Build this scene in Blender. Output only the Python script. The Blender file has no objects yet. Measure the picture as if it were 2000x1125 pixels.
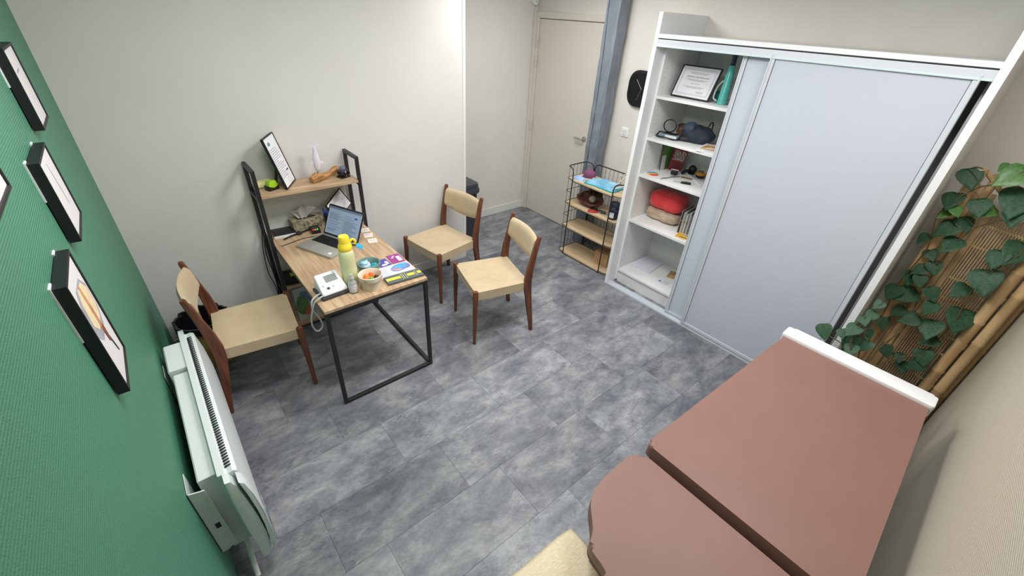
import bpy, bmesh, math, random
from mathutils import Vector, Matrix, Euler
random.seed(7)
PI = math.pi
R = math.radians
scene = bpy.context.scene
col = scene.collection

# ---------------------------------------------------------------- camera
cd = bpy.data.cameras.new('camera')
cam = bpy.data.objects.new('camera', cd)
col.objects.link(cam)
cd.sensor_width = 36.0
cd.lens = 36.0 * 823.95 / 2000.0
cd.clip_start = 0.02
cam.matrix_world = (Matrix.Translation((0.2765, 0.3820, 2.0632)) @ Matrix.Rotation(R(-41.7263), 4, 'Z')
                    @ Matrix.Rotation(R(57.1066), 4, 'X') @ Matrix.Rotation(R(3.7786), 4, 'Z'))
scene.camera = cam

# ---------------------------------------------------------------- world, light, exposure
w = bpy.data.worlds.new('world')
scene.world = w
w.use_nodes = True
w.node_tree.nodes['Background'].inputs[0].default_value = (0.75, 0.82, 0.9, 1)
w.node_tree.nodes['Background'].inputs[1].default_value = 0.3
ADDED_LAMPS = [(1.85, 1.85, 21.0), (0.75, 1.9, 14.0), (2.75, 2.95, 14.0), (2.3, 0.62, 11.0)]    # unseen ceiling panels added for the room's brightness: x, y, watts
CEIL = 2.52
scene.view_settings.view_transform = 'Standard'
scene.view_settings.look = 'None'
scene.view_settings.gamma = 1.0
scene.view_settings.exposure = 0.45
try:
    scene.view_settings.use_curve_mapping = False
except Exception:
    pass

# ---------------------------------------------------------------- helpers
def lin(c):
    def f(v):
        v /= 255.0
        return v / 12.92 if v <= 0.04045 else ((v + 0.055) / 1.055) ** 2.4
    return (f(c[0]), f(c[1]), f(c[2]), 1.0)

MATS = {}
def mat(name, c1, c2=None, rough=0.6, scale=20.0, stretch=(1, 1, 1), bump=0.0, bscale=None, metal=0.0,
        coat=0.0, emit=0.0, detail=4.0, trans=0.0, spec=0.5, bstretch=None, sheen=0.0):
    if name in MATS:
        return MATS[name]
    m = bpy.data.materials.new(name)
    m.use_nodes = True
    nt = m.node_tree
    b = nt.nodes['Principled BSDF']
    b.inputs['Roughness'].default_value = rough
    b.inputs['Metallic'].default_value = metal
    b.inputs['Specular IOR Level'].default_value = spec
    b.inputs['Coat Weight'].default_value = coat
    b.inputs['Transmission Weight'].default_value = trans
    b.inputs['Sheen Weight'].default_value = sheen
    tc = nt.nodes.new('ShaderNodeTexCoord')
    mp = nt.nodes.new('ShaderNodeMapping')
    mp.inputs['Scale'].default_value = stretch
    nt.links.new(tc.outputs['Object'], mp.inputs['Vector'])
    if c2 is None:
        c2 = tuple(max(0, v * 0.95) for v in c1)
    no = nt.nodes.new('ShaderNodeTexNoise')
    no.inputs['Scale'].default_value = scale
    no.inputs['Detail'].default_value = detail
    nt.links.new(mp.outputs[0], no.inputs['Vector'])
    rp = nt.nodes.new('ShaderNodeValToRGB')
    rp.color_ramp.elements[0].position = 0.35
    rp.color_ramp.elements[1].position = 0.65
    rp.color_ramp.elements[0].color = lin(c2)
    rp.color_ramp.elements[1].color = lin(c1)
    nt.links.new(no.outputs['Fac'], rp.inputs[0])
    nt.links.new(rp.outputs[0], b.inputs['Base Color'])
    if emit > 0:
        nt.links.new(rp.outputs[0], b.inputs['Emission Color'])
        b.inputs['Emission Strength'].default_value = emit
    if bump > 0:
        n2 = nt.nodes.new('ShaderNodeTexNoise')
        n2.inputs['Scale'].default_value = bscale or scale
        n2.inputs['Detail'].default_value = 3
        if bstretch:
            mp2 = nt.nodes.new('ShaderNodeMapping')
            mp2.inputs['Scale'].default_value = bstretch
            nt.links.new(tc.outputs['Object'], mp2.inputs['Vector'])
            nt.links.new(mp2.outputs[0], n2.inputs['Vector'])
        else:
            nt.links.new(mp.outputs[0], n2.inputs['Vector'])
        bp = nt.nodes.new('ShaderNodeBump')
        bp.inputs['Strength'].default_value = bump
        bp.inputs['Distance'].default_value = 0.004
        nt.links.new(n2.outputs['Fac'], bp.inputs['Height'])
        nt.links.new(bp.outputs[0], b.inputs['Normal'])
    MATS[name] = m
    return m

def solid(name, c, rough=0.55, **k):
    return mat(name, c, tuple(v * 0.996 for v in c), rough=rough, scale=k.pop('scale', 30.0), **k)

def begin(bm):
    return len(bm.verts)

def box(bm, x0, x1, y0, y1, z0, z1, bev=0.0, seg=2, M=None):
    t = bmesh.new()
    bmesh.ops.create_cube(t, size=1.0)
    for v in t.verts:
        v.co = Vector(((x0 + x1) / 2 + v.co.x * (x1 - x0), (y0 + y1) / 2 + v.co.y * (y1 - y0), (z0 + z1) / 2 + v.co.z * (z1 - z0)))
    if bev > 0:
        bmesh.ops.bevel(t, geom=t.edges[:], offset=bev, segments=seg, profile=0.5, affect='EDGES')
    merge(bm, t, M)
    return bm

def merge(bm, t, M=None):
    if M is not None:
        bmesh.ops.transform(t, matrix=M, verts=t.verts[:])
    vm = [bm.verts.new(v.co) for v in t.verts]
    t.verts.index_update()
    for f in t.faces:
        try:
            bm.faces.new([vm[v.index] for v in f.verts])
        except ValueError:
            pass
    t.free()

def tube(bm, pts, r, seg=8, closed=False, cap=True, flat=None):
    """sweep a circle along pts; r number or list; flat = (a, b) makes the section elliptic"""
    pts = [Vector(p) for p in pts]
    n = len(pts)
    rs = r if isinstance(r, (list, tuple)) else [r] * n
    rings = []
    prev = None
    for i, p in enumerate(pts):
        if closed:
            d = pts[(i + 1) % n] - pts[(i - 1) % n]
        else:
            d = pts[min(i + 1, n - 1)] - pts[max(i - 1, 0)]
        if d.length < 1e-9:
            d = Vector((0, 0, 1))
        d.normalize()
        if prev is None:
            a = d.orthogonal().normalized()
            if abs(d.z) < 0.99:
                a = d.cross(Vector((0, 0, 1))).normalized()
        else:
            a = (prev - d * prev.dot(d))
            a = a.normalized() if a.length > 1e-6 else d.orthogonal().normalized()
        prev = a
        b = d.cross(a)
        fa, fb = flat if flat else (1, 1)
        rings.append([bm.verts.new(p + (a * math.cos(2 * PI * k / seg + PI / seg) * fa + b * math.sin(2 * PI * k / seg + PI / seg) * fb) * rs[i]) for k in range(seg)])
    m = n if closed else n - 1
    for i in range(m):
        A, B = rings[i], rings[(i + 1) % n]
        for k in range(seg):
            bm.faces.new((A[k], A[(k + 1) % seg], B[(k + 1) % seg], B[k]))
    if cap and not closed:
        bm.faces.new(list(reversed(rings[0])))
        bm.faces.new(rings[-1])
    return bm

def sqtube(bm, p, q, s):
    """square section bar between two points"""
    return tube(bm, [p, q], s * 0.7071, seg=4)

def lathe(bm, prof, seg=24, c=(0, 0, 0), M=None, sx=1.0, sy=1.0):
    t = bmesh.new()
    rings = []
    for r_, z in prof:
        if r_ < 1e-5:
            rings.append([t.verts.new((c[0], c[1], c[2] + z))])
        else:
            rings.append([t.verts.new((c[0] + sx * r_ * math.cos(2 * PI * k / seg), c[1] + sy * r_ * math.sin(2 * PI * k / seg), c[2] + z)) for k in range(seg)])
    for A, B in zip(rings[:-1], rings[1:]):
        for k in range(seg):
            a = [A[k % len(A)], A[(k + 1) % len(A)], B[(k + 1) % len(B)], B[k % len(B)]]
            u = []
            for v in a:
                if v not in u:
                    u.append(v)
            if len(u) > 2:
                t.faces.new(u)
    for rr, rev in ((rings[0], True), (rings[-1], False)):
        if len(rr) > 1:
            t.faces.new(list(reversed(rr)) if rev else rr)
    merge(bm, t, M)
    return bm

def prism(bm, poly, z0, z1, M=None, bev=0.0, seg=2):
    t = bmesh.new()
    A = [t.verts.new((x, y, z0)) for x, y in poly]
    B = [t.verts.new((x, y, z1)) for x, y in poly]
    n = len(poly)
    fa = t.faces.new(list(reversed(A)))
    fb = t.faces.new(B)
    for k in range(n):
        t.faces.new((A[k], A[(k + 1) % n], B[(k + 1) % n], B[k]))
    if bev > 0:
        es = list(fa.edges) + list(fb.edges)
        bmesh.ops.bevel(t, geom=es, offset=bev, segments=seg, profile=0.5, affect='EDGES')
    bmesh.ops.recalc_face_normals(t, faces=t.faces[:])
    merge(bm, t, M)
    return bm

def rrect(x0, x1, y0, y1, r, n=5):
    out = []
    for cx, cy, a0 in ((x1 - r, y1 - r, 0), (x0 + r, y1 - r, 90), (x0 + r, y0 + r, 180), (x1 - r, y0 + r, 270)):
        for k in range(n + 1):
            a = R(a0 + 90 * k / n)
            out.append((cx + r * math.cos(a), cy + r * math.sin(a)))
    return out

def smooth_poly(pts, it=2):
    for _ in range(it):
        o = []
        for i in range(len(pts)):
            a, b = pts[i], pts[(i + 1) % len(pts)]
            o.append((a[0] * .75 + b[0] * .25, a[1] * .75 + b[1] * .25))
            o.append((a[0] * .25 + b[0] * .75, a[1] * .25 + b[1] * .75))
        pts = o
    return pts

def curve_pts(pts, n=6):
    """Catmull-Rom through pts"""
    P_ = [Vector(p) for p in pts]
    o = []
    for i in range(len(P_) - 1):
        p0, p1, p2, p3 = P_[max(i - 1, 0)], P_[i], P_[i + 1], P_[min(i + 2, len(P_) - 1)]
        for k in range(n):
            t = k / n
            o.append(0.5 * ((2 * p1) + (p2 - p0) * t + (2 * p0 - 5 * p1 + 4 * p2 - p3) * t * t + (3 * p1 - p0 - 3 * p2 + p3) * t ** 3))
    o.append(P_[-1])
    return o

def obj(name, bm, m, parent=None, smooth=None, loc=None, rot=None, wn=False):
    if isinstance(bm, bmesh.types.BMesh):
        bmesh.ops.recalc_face_normals(bm, faces=bm.faces[:])
        me = bpy.data.meshes.new(name)
        bm.to_mesh(me)
        bm.free()
    else:
        me = bm
    if smooth is not None:
        for p in me.polygons:
            p.use_smooth = True
        if smooth < 180:
            me.set_sharp_from_angle(angle=R(smooth))
    if m is not None and len(me.materials) == 0:
        me.materials.append(m)
    o = bpy.data.objects.new(name, me)
    col.objects.link(o)
    if parent is not None:
        o.parent = parent
    if wn:
        md = o.modifiers.new('weighted', 'WEIGHTED_NORMAL')
        md.keep_sharp = True
        md.weight = 100
    if loc is not None:
        o.location = loc
    if rot is not None:
        o.rotation_euler = rot
    return o

def thing(name, label, cat, loc=(0, 0, 0), rot=(0, 0, 0), group=None):
    o = bpy.data.objects.new(name, None)
    o.empty_display_size = 0.05
    col.objects.link(o)
    o.location = loc
    o.rotation_euler = rot if isinstance(rot, (tuple, list)) else (0, 0, rot)
    o['label'] = label
    o['category'] = cat
    if group:
        o['group'] = group
    return o

def tag(o, label, cat, group=None):
    o['label'] = label
    o['category'] = cat
    if group:
        o['group'] = group
    return o

def struct(name, bm, m, parent=None, smooth=None):
    o = obj(name, bm, m, parent, smooth)
    o['kind'] = 'structure'
    return o

def nb():
    return bmesh.new()

def bx(*a, **k):
    return box(bmesh.new(), *a, **k)

def text_mesh(body, size, M=None, depth=0.0003, align='CENTER'):
    cu = bpy.data.curves.new('txt', 'FONT')
    cu.body = body
    cu.size = size
    cu.align_x = align
    cu.extrude = depth
    o = bpy.data.objects.new('txt', cu)
    col.objects.link(o)
    dg = bpy.context.evaluated_depsgraph_get()
    me = bpy.data.meshes.new_from_object(o.evaluated_get(dg))
    bpy.data.objects.remove(o)
    bpy.data.curves.remove(cu)
    me.materials.clear()
    if M is not None:
        me.transform(M)
    return me

# ---------------------------------------------------------------- materials
M_white = mat('wall_white', (212, 211, 208), (210, 208, 205), rough=0.85, scale=3, bump=0.04, bscale=220)
M_recess = mat('wall_recess', (222, 220, 213), (218, 216, 209), rough=0.85, scale=3, bump=0.04, bscale=200)
M_right = mat('wall_right', (223, 220, 212), (219, 215, 207), rough=0.85, scale=3, bump=0.04, bscale=200)
M_ceil = solid('ceiling_paint', (238, 237, 233), 0.9)
M_trim = solid('trim_white', (224, 223, 219), 0.5)
M_door = solid('door_paint', (216, 211, 200), 0.5)
M_lam = solid('white_laminate', (236, 238, 240), 0.42)
M_lam2 = solid('white_laminate_inner', (232, 233, 232), 0.5)
M_slide = solid('sliding_door_grey_white', (194, 200, 211), 0.4)
M_alu = solid('aluminium', (212, 217, 224), 0.4, metal=0.15)
M_black = solid('black_metal', (30, 31, 33), 0.45)
M_blackp = solid('black_plastic', (22, 22, 24), 0.4)
M_frame = solid('black_frame', (26, 25, 26), 0.5)
M_paper = solid('paper_white', (228, 228, 232), 0.7)
M_ink = solid('ink_grey', (128, 130, 138), 0.8)
M_inkd = solid('ink_dark', (62, 64, 72), 0.8)
M_oak = mat('oak_veneer', (198, 170, 138), (168, 138, 108), rough=0.55, scale=3.5, stretch=(16, 1.3, 16), bump=0.05, detail=6)
M_oakx = mat('oak_veneer_cross', (198, 170, 138), (168, 138, 108), rough=0.55, scale=3.5, stretch=(1.3, 16, 16), bump=0.05, detail=6)
M_pine = mat('pine_board', (212, 190, 156), (196, 170, 134), rough=0.6, scale=3.0, stretch=(9, 1.2, 9), detail=5)
M_teak = mat('teak', (122, 70, 46), (82, 44, 30), rough=0.45, scale=5, stretch=(9, 9, 1.0), bump=0.03, detail=6)
M_fabric = mat('cream_cloth', (200, 180, 148), (193, 171, 138), rough=0.85, scale=14, bump=0.12, bscale=300, sheen=0.2)
M_boucle = mat('boucle_cloth', (230, 216, 186), (218, 203, 171), rough=0.95, scale=60, stretch=(1, 3, 1), bump=0.6, bscale=160, bstretch=(0.5, 1.6, 1))
M_leather = mat('brown_leatherette', (140, 104, 94), (137, 101, 91), rough=0.48, scale=6, bump=0.03, bscale=420)
M_seam = solid('seam_thread', (98, 62, 52), 0.7)
M_hold = solid('white_plastic', (240, 241, 243), 0.35)
M_rad = solid('radiator_enamel', (222, 229, 228), 0.38)
M_bamboo = mat('bamboo', (206, 176, 136), (174, 138, 100), rough=0.5, scale=2.5, stretch=(12, 12, 1.2), detail=5)
M_bamboo2 = mat('bamboo_culm', (216, 184, 138), (186, 148, 104), rough=0.42, scale=2.5, stretch=(10, 10, 1.2), detail=5)
M_raffia = solid('raffia', (206, 190, 136), 0.8)
M_leaf = mat('philodendron_leaf', (56, 92, 62), (38, 70, 50), rough=0.5, scale=9, bump=0.05, spec=0.3)
M_leafy = mat('young_leaf', (92, 140, 66), (66, 112, 54), rough=0.38, scale=9)
M_stem = solid('plant_stem', (92, 84, 52), 0.6)
M_post = mat('blue_grey_paint', (134, 141, 152), (118, 125, 136), rough=0.6, scale=5, stretch=(4, 4, 1), bump=0.5, bscale=14, bstretch=(2.5, 2.5, 0.5))
M_dark = solid('dark_parts_and_shade', (40, 42, 48), 0.8)  # dark grey for joints, slots and small parts, also for painted gap shade
M_glass = solid('frame_glass', (200, 205, 210), 0.1)

def green_wall():
    m = bpy.data.materials.new('green_weave_paint')
    m.use_nodes = True
    nt = m.node_tree
    b = nt.nodes['Principled BSDF']
    b.inputs['Base Color'].default_value = lin((76, 136, 110))
    b.inputs['Roughness'].default_value = 0.5
    return weave(m, nt, b, 130, 0.35)

def weave(m, nt, b, sc, st):
    tc = nt.nodes.new('ShaderNodeTexCoord')
    a = nt.nodes.new('ShaderNodeTexWave')
    a.bands_direction = 'Z'
    a.inputs['Scale'].default_value = sc / 3
    a.inputs['Distortion'].default_value = 3.0
    a.inputs['Detail'].default_value = 2
    a.inputs['Detail Scale'].default_value = 6
    n = nt.nodes.new('ShaderNodeTexNoise')
    n.inputs['Scale'].default_value = sc * 1.6
    nt.links.new(tc.outputs['Object'], a.inputs['Vector'])
    nt.links.new(tc.outputs['Object'], n.inputs['Vector'])
    ad = nt.nodes.new('ShaderNodeMath')
    ad.operation = 'ADD'
    nt.links.new(a.outputs['Fac'], ad.inputs[0])
    nt.links.new(n.outputs['Fac'], ad.inputs[1])
    bp = nt.nodes.new('ShaderNodeBump')
    bp.inputs['Strength'].default_value = st
    bp.inputs['Distance'].default_value = 0.003
    nt.links.new(ad.outputs[0], bp.inputs['Height'])
    nt.links.new(bp.outputs[0], b.inputs['Normal'])
    return m

def beige_wall():
    m = bpy.data.materials.new('beige_weave_paper')
    m.use_nodes = True
    nt = m.node_tree
    b = nt.nodes['Principled BSDF']
    b.inputs['Base Color'].default_value = lin((196, 188, 170))
    b.inputs['Roughness'].default_value = 0.75
    return weave(m, nt, b, 120, 0.4)

def tile_mat():
    m = bpy.data.materials.new('concrete_look_tile')
    m.use_nodes = True
    nt = m.node_tree
    b = nt.nodes['Principled BSDF']
    b.inputs['Roughness'].default_value = 0.42
    b.inputs['Specular IOR Level'].default_value = 0.4
    tc = nt.nodes.new('ShaderNodeTexCoord')
    oi = nt.nodes.new('ShaderNodeObjectInfo')
    mul = nt.nodes.new('ShaderNodeMath'); mul.operation = 'MULTIPLY'; mul.inputs[1].default_value = 57.0
    nt.links.new(oi.outputs['Random'], mul.inputs[0])
    cmb = nt.nodes.new('ShaderNodeCombineXYZ')
    for k in range(3):
        nt.links.new(mul.outputs[0], cmb.inputs[k])
    add = nt.nodes.new('ShaderNodeVectorMath'); add.operation = 'ADD'
    nt.links.new(tc.outputs['Object'], add.inputs[0])
    nt.links.new(cmb.outputs[0], add.inputs[1])
    def noise(scale, detail, rough, dist, stretch):
        mp = nt.nodes.new('ShaderNodeMapping')
        mp.inputs['Scale'].default_value = stretch
        nt.links.new(add.outputs[0], mp.inputs['Vector'])
        n = nt.nodes.new('ShaderNodeTexNoise')
        n.inputs['Scale'].default_value = scale
        n.inputs['Detail'].default_value = detail
        n.inputs['Roughness'].default_value = rough
        n.inputs['Distortion'].default_value = dist
        nt.links.new(mp.outputs[0], n.inputs['Vector'])
        return n
    n1 = noise(3.6, 15, 0.76, 0.25, (1, 1.6, 1))
    n2 = noise(9.0, 10, 0.7, 0.5, (1, 1.7, 1))
    n3 = noise(3.0, 4, 0.55, 0.2, (1, 1.4, 1))
    n4 = noise(45.0, 6, 0.7, 0.3, (1, 1.6, 1))
    def ramp(src, stops):
        r = nt.nodes.new('ShaderNodeValToRGB')
        e = r.color_ramp.elements
        e[0].position, e[0].color = stops[0][0], stops[0][1]
        e[1].position, e[1].color = stops[-1][0], stops[-1][1]
        for p_, c_ in stops[1:-1]:
            k = e.new(p_)
            k.color = c_
        nt.links.new(src, r.inputs[0])
        return r.outputs[0]
    def mth(op, a, b_):
        q = nt.nodes.new('ShaderNodeMath')
        q.operation = op
        for k, v in ((0, a), (1, b_)):
            if isinstance(v, (int, float)):
                q.inputs[k].default_value = v
            else:
                nt.links.new(v, q.inputs[k])
        return q.outputs[0]
    BK, WH = (0, 0, 0, 1), (1, 1, 1, 1)
    base = ramp(n1.outputs['Fac'], [(.36, lin((100, 104, 114))), (.5, lin((138, 141, 147))), (.65, lin((178, 180, 183)))])
    veins = ramp(n2.outputs['Fac'], [(.455, BK), (.472, WH), (.485, BK), (.515, BK), (.528, (.8, .8, .8, 1)), (.54, BK), (.57, BK), (.58, (.9, .9, .9, 1)), (.595, BK)])
    patch = ramp(n2.outputs['Fac'], [(.50, BK), (.64, WH)])
    where = ramp(n3.outputs['Fac'], [(.43, BK), (.53, WH)])
    grain = ramp(n4.outputs['Fac'], [(.40, (.25, .25, .25, 1)), (.62, WH)])
    amt = mth('MULTIPLY', mth('MULTIPLY', mth('MAXIMUM', mth('MULTIPLY', veins, .95), mth('MULTIPLY', patch, .85)), where), grain)
    mix = nt.nodes.new('ShaderNodeMix'); mix.data_type = 'RGBA'
    nt.links.new(amt, mix.inputs[0])
    nt.links.new(base, mix.inputs[6])
    mix.inputs[7].default_value = lin((82, 86, 98))
    # tile to tile tone
    mr = nt.nodes.new('ShaderNodeMapRange')
    mr.inputs[3].default_value = 0.66; mr.inputs[4].default_value = 0.95
    fr = nt.nodes.new('ShaderNodeMath'); fr.operation = 'FRACT'
    m3 = nt.nodes.new('ShaderNodeMath'); m3.operation = 'MULTIPLY'; m3.inputs[1].default_value = 13.7
    nt.links.new(oi.outputs['Random'], m3.inputs[0]); nt.links.new(m3.outputs[0], fr.inputs[0])
    nt.links.new(fr.outputs[0], mr.inputs[0])
    vm = nt.nodes.new('ShaderNodeVectorMath'); vm.operation = 'SCALE'
    nt.links.new(mix.outputs[2], vm.inputs[0]); nt.links.new(mr.outputs[0], vm.inputs['Scale'])
    nt.links.new(vm.outputs[0], b.inputs['Base Color'])
    bp = nt.nodes.new('ShaderNodeBump'); bp.inputs['Strength'].default_value = 0.12; bp.inputs['Distance'].default_value = 0.002
    nt.links.new(n2.outputs['Fac'], bp.inputs['Height']); nt.links.new(bp.outputs[0], b.inputs['Normal'])
    return m

M_green = green_wall()
M_beige = beige_wall()
M_tile = tile_mat()

# ================================================================ THE ROOM
XR, YW, YR, XP = 3.772, 3.484, 4.19, 2.392     # right wall, white wall, recess wall, end of white wall
T = 0.12
floor = struct('floor', bx(-T, XR + T, -T, YR + T, -0.1, -0.004), M_dark)
# vinyl tiles, each a piece of the floor (0.647 x 0.3233 m, joints measured)
TW, TL = 0.3233, 0.6477
offs = {-2: 0.22 * 1.06, -1: 0.415 * 1.06, 0: 0.0, 1: -0.432 * 1.06, 2: -0.2532 * 1.06, 3: 0.552 * 1.06}
y0row = 1.96 * 1.06                       # far edge of row 0
x0 = 0.775 * 1.06
def add_tile(a, b, c, d):
    if b - a < 0.01 or d - c < 0.01:
        return
    g = 0.0003
    hx, hy = (b - a) / 2 - g, (d - c) / 2 - g
    t = obj('tile', box(nb(), -hx, hx, -hy, hy, -0.004, 0.0, bev=0.0006, seg=1), M_tile, floor)
    t.location = ((a + b) / 2, (c + d) / 2, 0)
for r_ in range(-7, 7):
    ya, yb = y0row - TW * (r_ + 1), y0row - TW * r_
    ya, yb = max(ya, 0), min(yb, YR)
    if yb <= ya:
        continue
    off = offs.get(r_, x0 * 0 + random.uniform(0, TL))
    xs = x0 + off
    while xs > 0:
        xs -= TL
    while xs < XR:
        a, b = max(xs, 0), min(xs + TL, XR)
        if yb > YW and a < XP:                     # row cut by the white partition
            if ya < YW:
                add_tile(a, min(b, XP), ya, YW)
            if b > XP:
                add_tile(max(a, XP), b, ya, yb)
            if b <= XP and ya >= YW + 0.07:
                add_tile(a, b, ya, yb)
        else:
            add_tile(a, b, ya, yb)
        xs += TL

struct('wall_left', bx(-T, 0, -T, YR + T, 0, CEIL), M_green)
struct('wall_back', bx(0, XP, YW, YW + 0.07, 0, CEIL), M_white)
struct('wall_recess', bx(0, XR, YR, YR + T, 0, CEIL), M_recess)
struct('wall_right', bx(XR, XR + T, -T, YR + T, 0, CEIL), M_right)
struct('wall_near', bx(0, XR, -T, 0, 0, CEIL), M_beige)
struct('ceiling', bx(-T, XR + T, -T, YR + T, CEIL, CEIL + 0.1), M_ceil)
struct('trim_1', bx(XP - 0.022, XP + 0.004, YW - 0.004, YW + 0.074, 0, CEIL, bev=0.002), M_trim)
struct('baseboard_back', bx(0.0, XP - 0.022, YW - 0.012, YW, 0, 0.085, bev=0.003), M_trim)
struct('baseboard_recess', bx(XP, XR - 0.03, YR - 0.012, YR, 0, 0.09, bev=0.003), M_trim)
struct('baseboard_right', bx(XR - 0.012, XR, 2.36, 3.19, 0, 0.08, bev=0.003), M_trim)

# door on the right wall, hinged at the recess corner
door = struct('door_1', bx(XR - 0.018, XR, 3.245, 4.115, 0.006, 2.045, bev=0.002), M_door)
df = nb()
box(df, XR - 0.035, XR, 4.12, 4.185, 0, 2.105, bev=0.004)
box(df, XR - 0.035, XR, 3.19, 3.24, 0, 2.105, bev=0.004)
box(df, XR - 0.035, XR, 3.24, 4.12, 2.05, 2.105, bev=0.004)
box(df, XR - 0.05, XR - 0.03, 4.165, 4.187, 0, 2.125, bev=0.004)
obj('door_frame', df, M_door, door)
for z in (1.84, 1.66, 1.02, 0.16):
    h = nb()
    lathe(h, [(0, 0), (.009, 0), (.009, .05), (.004, .052), (.004, .056), (.009, .058), (.009, .1), (.006, .108), (0, .108)], 10, (XR - 0.04, 4.117, z - .05))
    obj('hinge', h, solid('hinge_white', (206, 202, 192), 0.35), door, smooth=40)
h = nb()
tube(h, curve_pts([(XR - 0.012, 3.32, 1.03), (XR - 0.055, 3.322, 1.03), (XR - 0.06, 3.34, 1.03), (XR - 0.06, 3.42, 1.03)], 5), 0.009, 10)
lathe(h, [(0, 0), (.025, 0), (.025, .008), (0, .008)], 20, M=Matrix.Translation((XR - 0.027, 3.32, 1.03)) @ Matrix.Rotation(R(90), 4, 'Y'))
obj('door_handle', h, solid('brushed_steel', (190, 188, 182), 0.3, metal=0.8), door, smooth=40)
obj('door_gap_shadow', bx(XR - 0.012, XR - 0.001, 3.245, 4.115, 0.0, 0.006), M_dark, door)

# ceiling panels out of view, added and spaced to brighten the walls
M_glow = bpy.data.materials.new('added_lamp_diffuser')
M_glow.use_nodes = True
bb = M_glow.node_tree.nodes['Principled BSDF']
bb.inputs['Base Color'].default_value = (0.9, 0.9, 0.9, 1)
bb.inputs['Emission Color'].default_value = (1, 0.97, 0.92, 1)
bb.inputs['Emission Strength'].default_value = 1.0
for i, (lx, ly, lw) in enumerate(ADDED_LAMPS):
    t = thing('added_ceiling_light', 'added unseen ceiling light panel over the ' + ('centre of the room', 'green wall side', 'doorway end', 'massage table')[i], 'ceiling light', (lx, ly, CEIL))
    f = nb()
    for a in (-1, 1):
        box(f, a * .29 - .01, a * .29 + .01, -.3, .3, -.03, 0, bev=.002)
        box(f, -.28, .28, a * .29 - .01, a * .29 + .01, -.03, 0, bev=.002)
    obj('frame', f, M_hold, t)
    obj('diffuser', bx(-.28, .28, -.28, .28, -.02, -.012), M_glow, t)
    L = bpy.data.lights.new('added_panel_light', 'AREA')
    L.shape = 'SQUARE'
    L.size = 0.54
    L.energy = lw
    L.color = (1.0, 0.99, 0.985)
    lo = bpy.data.objects.new('added_panel_light', L)
    col.objects.link(lo)
    lo.parent = t
    lo.location = (0, 0, -0.032)

# blue-grey timber post beside the door
t = thing('timber_post', 'rough blue-grey painted timber post beside the white door', 'post', (3.665, 3.08, 0))
b = nb()
random.seed(3)
secs = []
for k in range(33):
    z = k / 32 * CEIL
    lean = 0.006 - 0.004 * z
    j = lambda: random.uniform(-.004, .004)
    secs.append([(-.065 + j(), -.068 + lean + j(), z), (.06, -.068 + lean + j(), z), (.06, .07 + lean, z), (-.065 + j(), .072 + lean + j(), z)])
vs = [[b.verts.new(p) for p in s] for s in secs]
for A, B in zip(vs[:-1], vs[1:]):
    for k in range(4):
        b.faces.new((A[k], A[(k + 1) % 4], B[(k + 1) % 4], B[k]))
b.faces.new(list(reversed(vs[0]))); b.faces.new(vs[-1])
obj('post_body', b, M_post, t)
b = nb()
tube(b, [(-.0665, .028 + .010 * math.sin(z * 3.1) + .012 * z - 0.012, z) for z in [0.75 + .09 * k for k in range(19)]], .0022, 5)
obj('crack', b, M_dark, t)

# ================================================================ WARDROBE
WX, WY0, WY1 = 3.182, 0.567, 2.343
t = thing('wardrobe', 'white built-in wardrobe with grey-white sliding doors pushed open over lit shelves', 'wardrobe', (0, 0, 0))
obj('side_panel', bx(WX, XR, WY1 - .03, WY1, 0, 2.135, bev=.0015), M_lam, t)
obj('side_panel', bx(WX, XR, WY0, WY0 + .035, 0, 2.30, bev=.0015), M_lam, t)
obj('top_board', bx(WX, XR - .012, WY0 + .035, WY1 - .03, 1.985, 2.01, bev=.0015), M_lam, t)
f = nb()
box(f, WX + .004, WX + .085, WY0 + .035, WY1 - .03, 1.962, 1.985, bev=.001)
box(f, WX, WX + .006, WY0 + .035, WY1 - .03, 1.94, 1.978, bev=.002)
obj('top_track', f, M_alu, t)
obj('track_gap_shade', bx(WX + .001, WX + .004, WY0 + .035, WY1 - .03, 1.978, 1.985), M_dark, t)  # dark strip standing in for the shade between top board and track
obj('track_lip', bx(WX - .004, WX + .002, WY0 + .035, WY1 - .03, 1.934, 1.942, bev=.001), solid('track_lip_pale', (206, 222, 224), .35), t)
f = nb()
box(f, WX - .004, WX + .066, WY0 + .035, WY1 - .03, 0, .006)
for xx in (WX - .003, WX + .018, WX + .042, WX + .064):
    box(f, xx - .0015, xx + .0015, WY0 + .035, WY1 - .03, .004, .016)
obj('bottom_track', f, M_alu, t)
for yy in (2.2, 1.96, 1.68):
    obj('track_screw', lathe(nb(), [(0, 0), (.004, 0), (.004, .002), (0, .003)], 10, (WX + .029, yy, .006)), M_dark, t)
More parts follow.
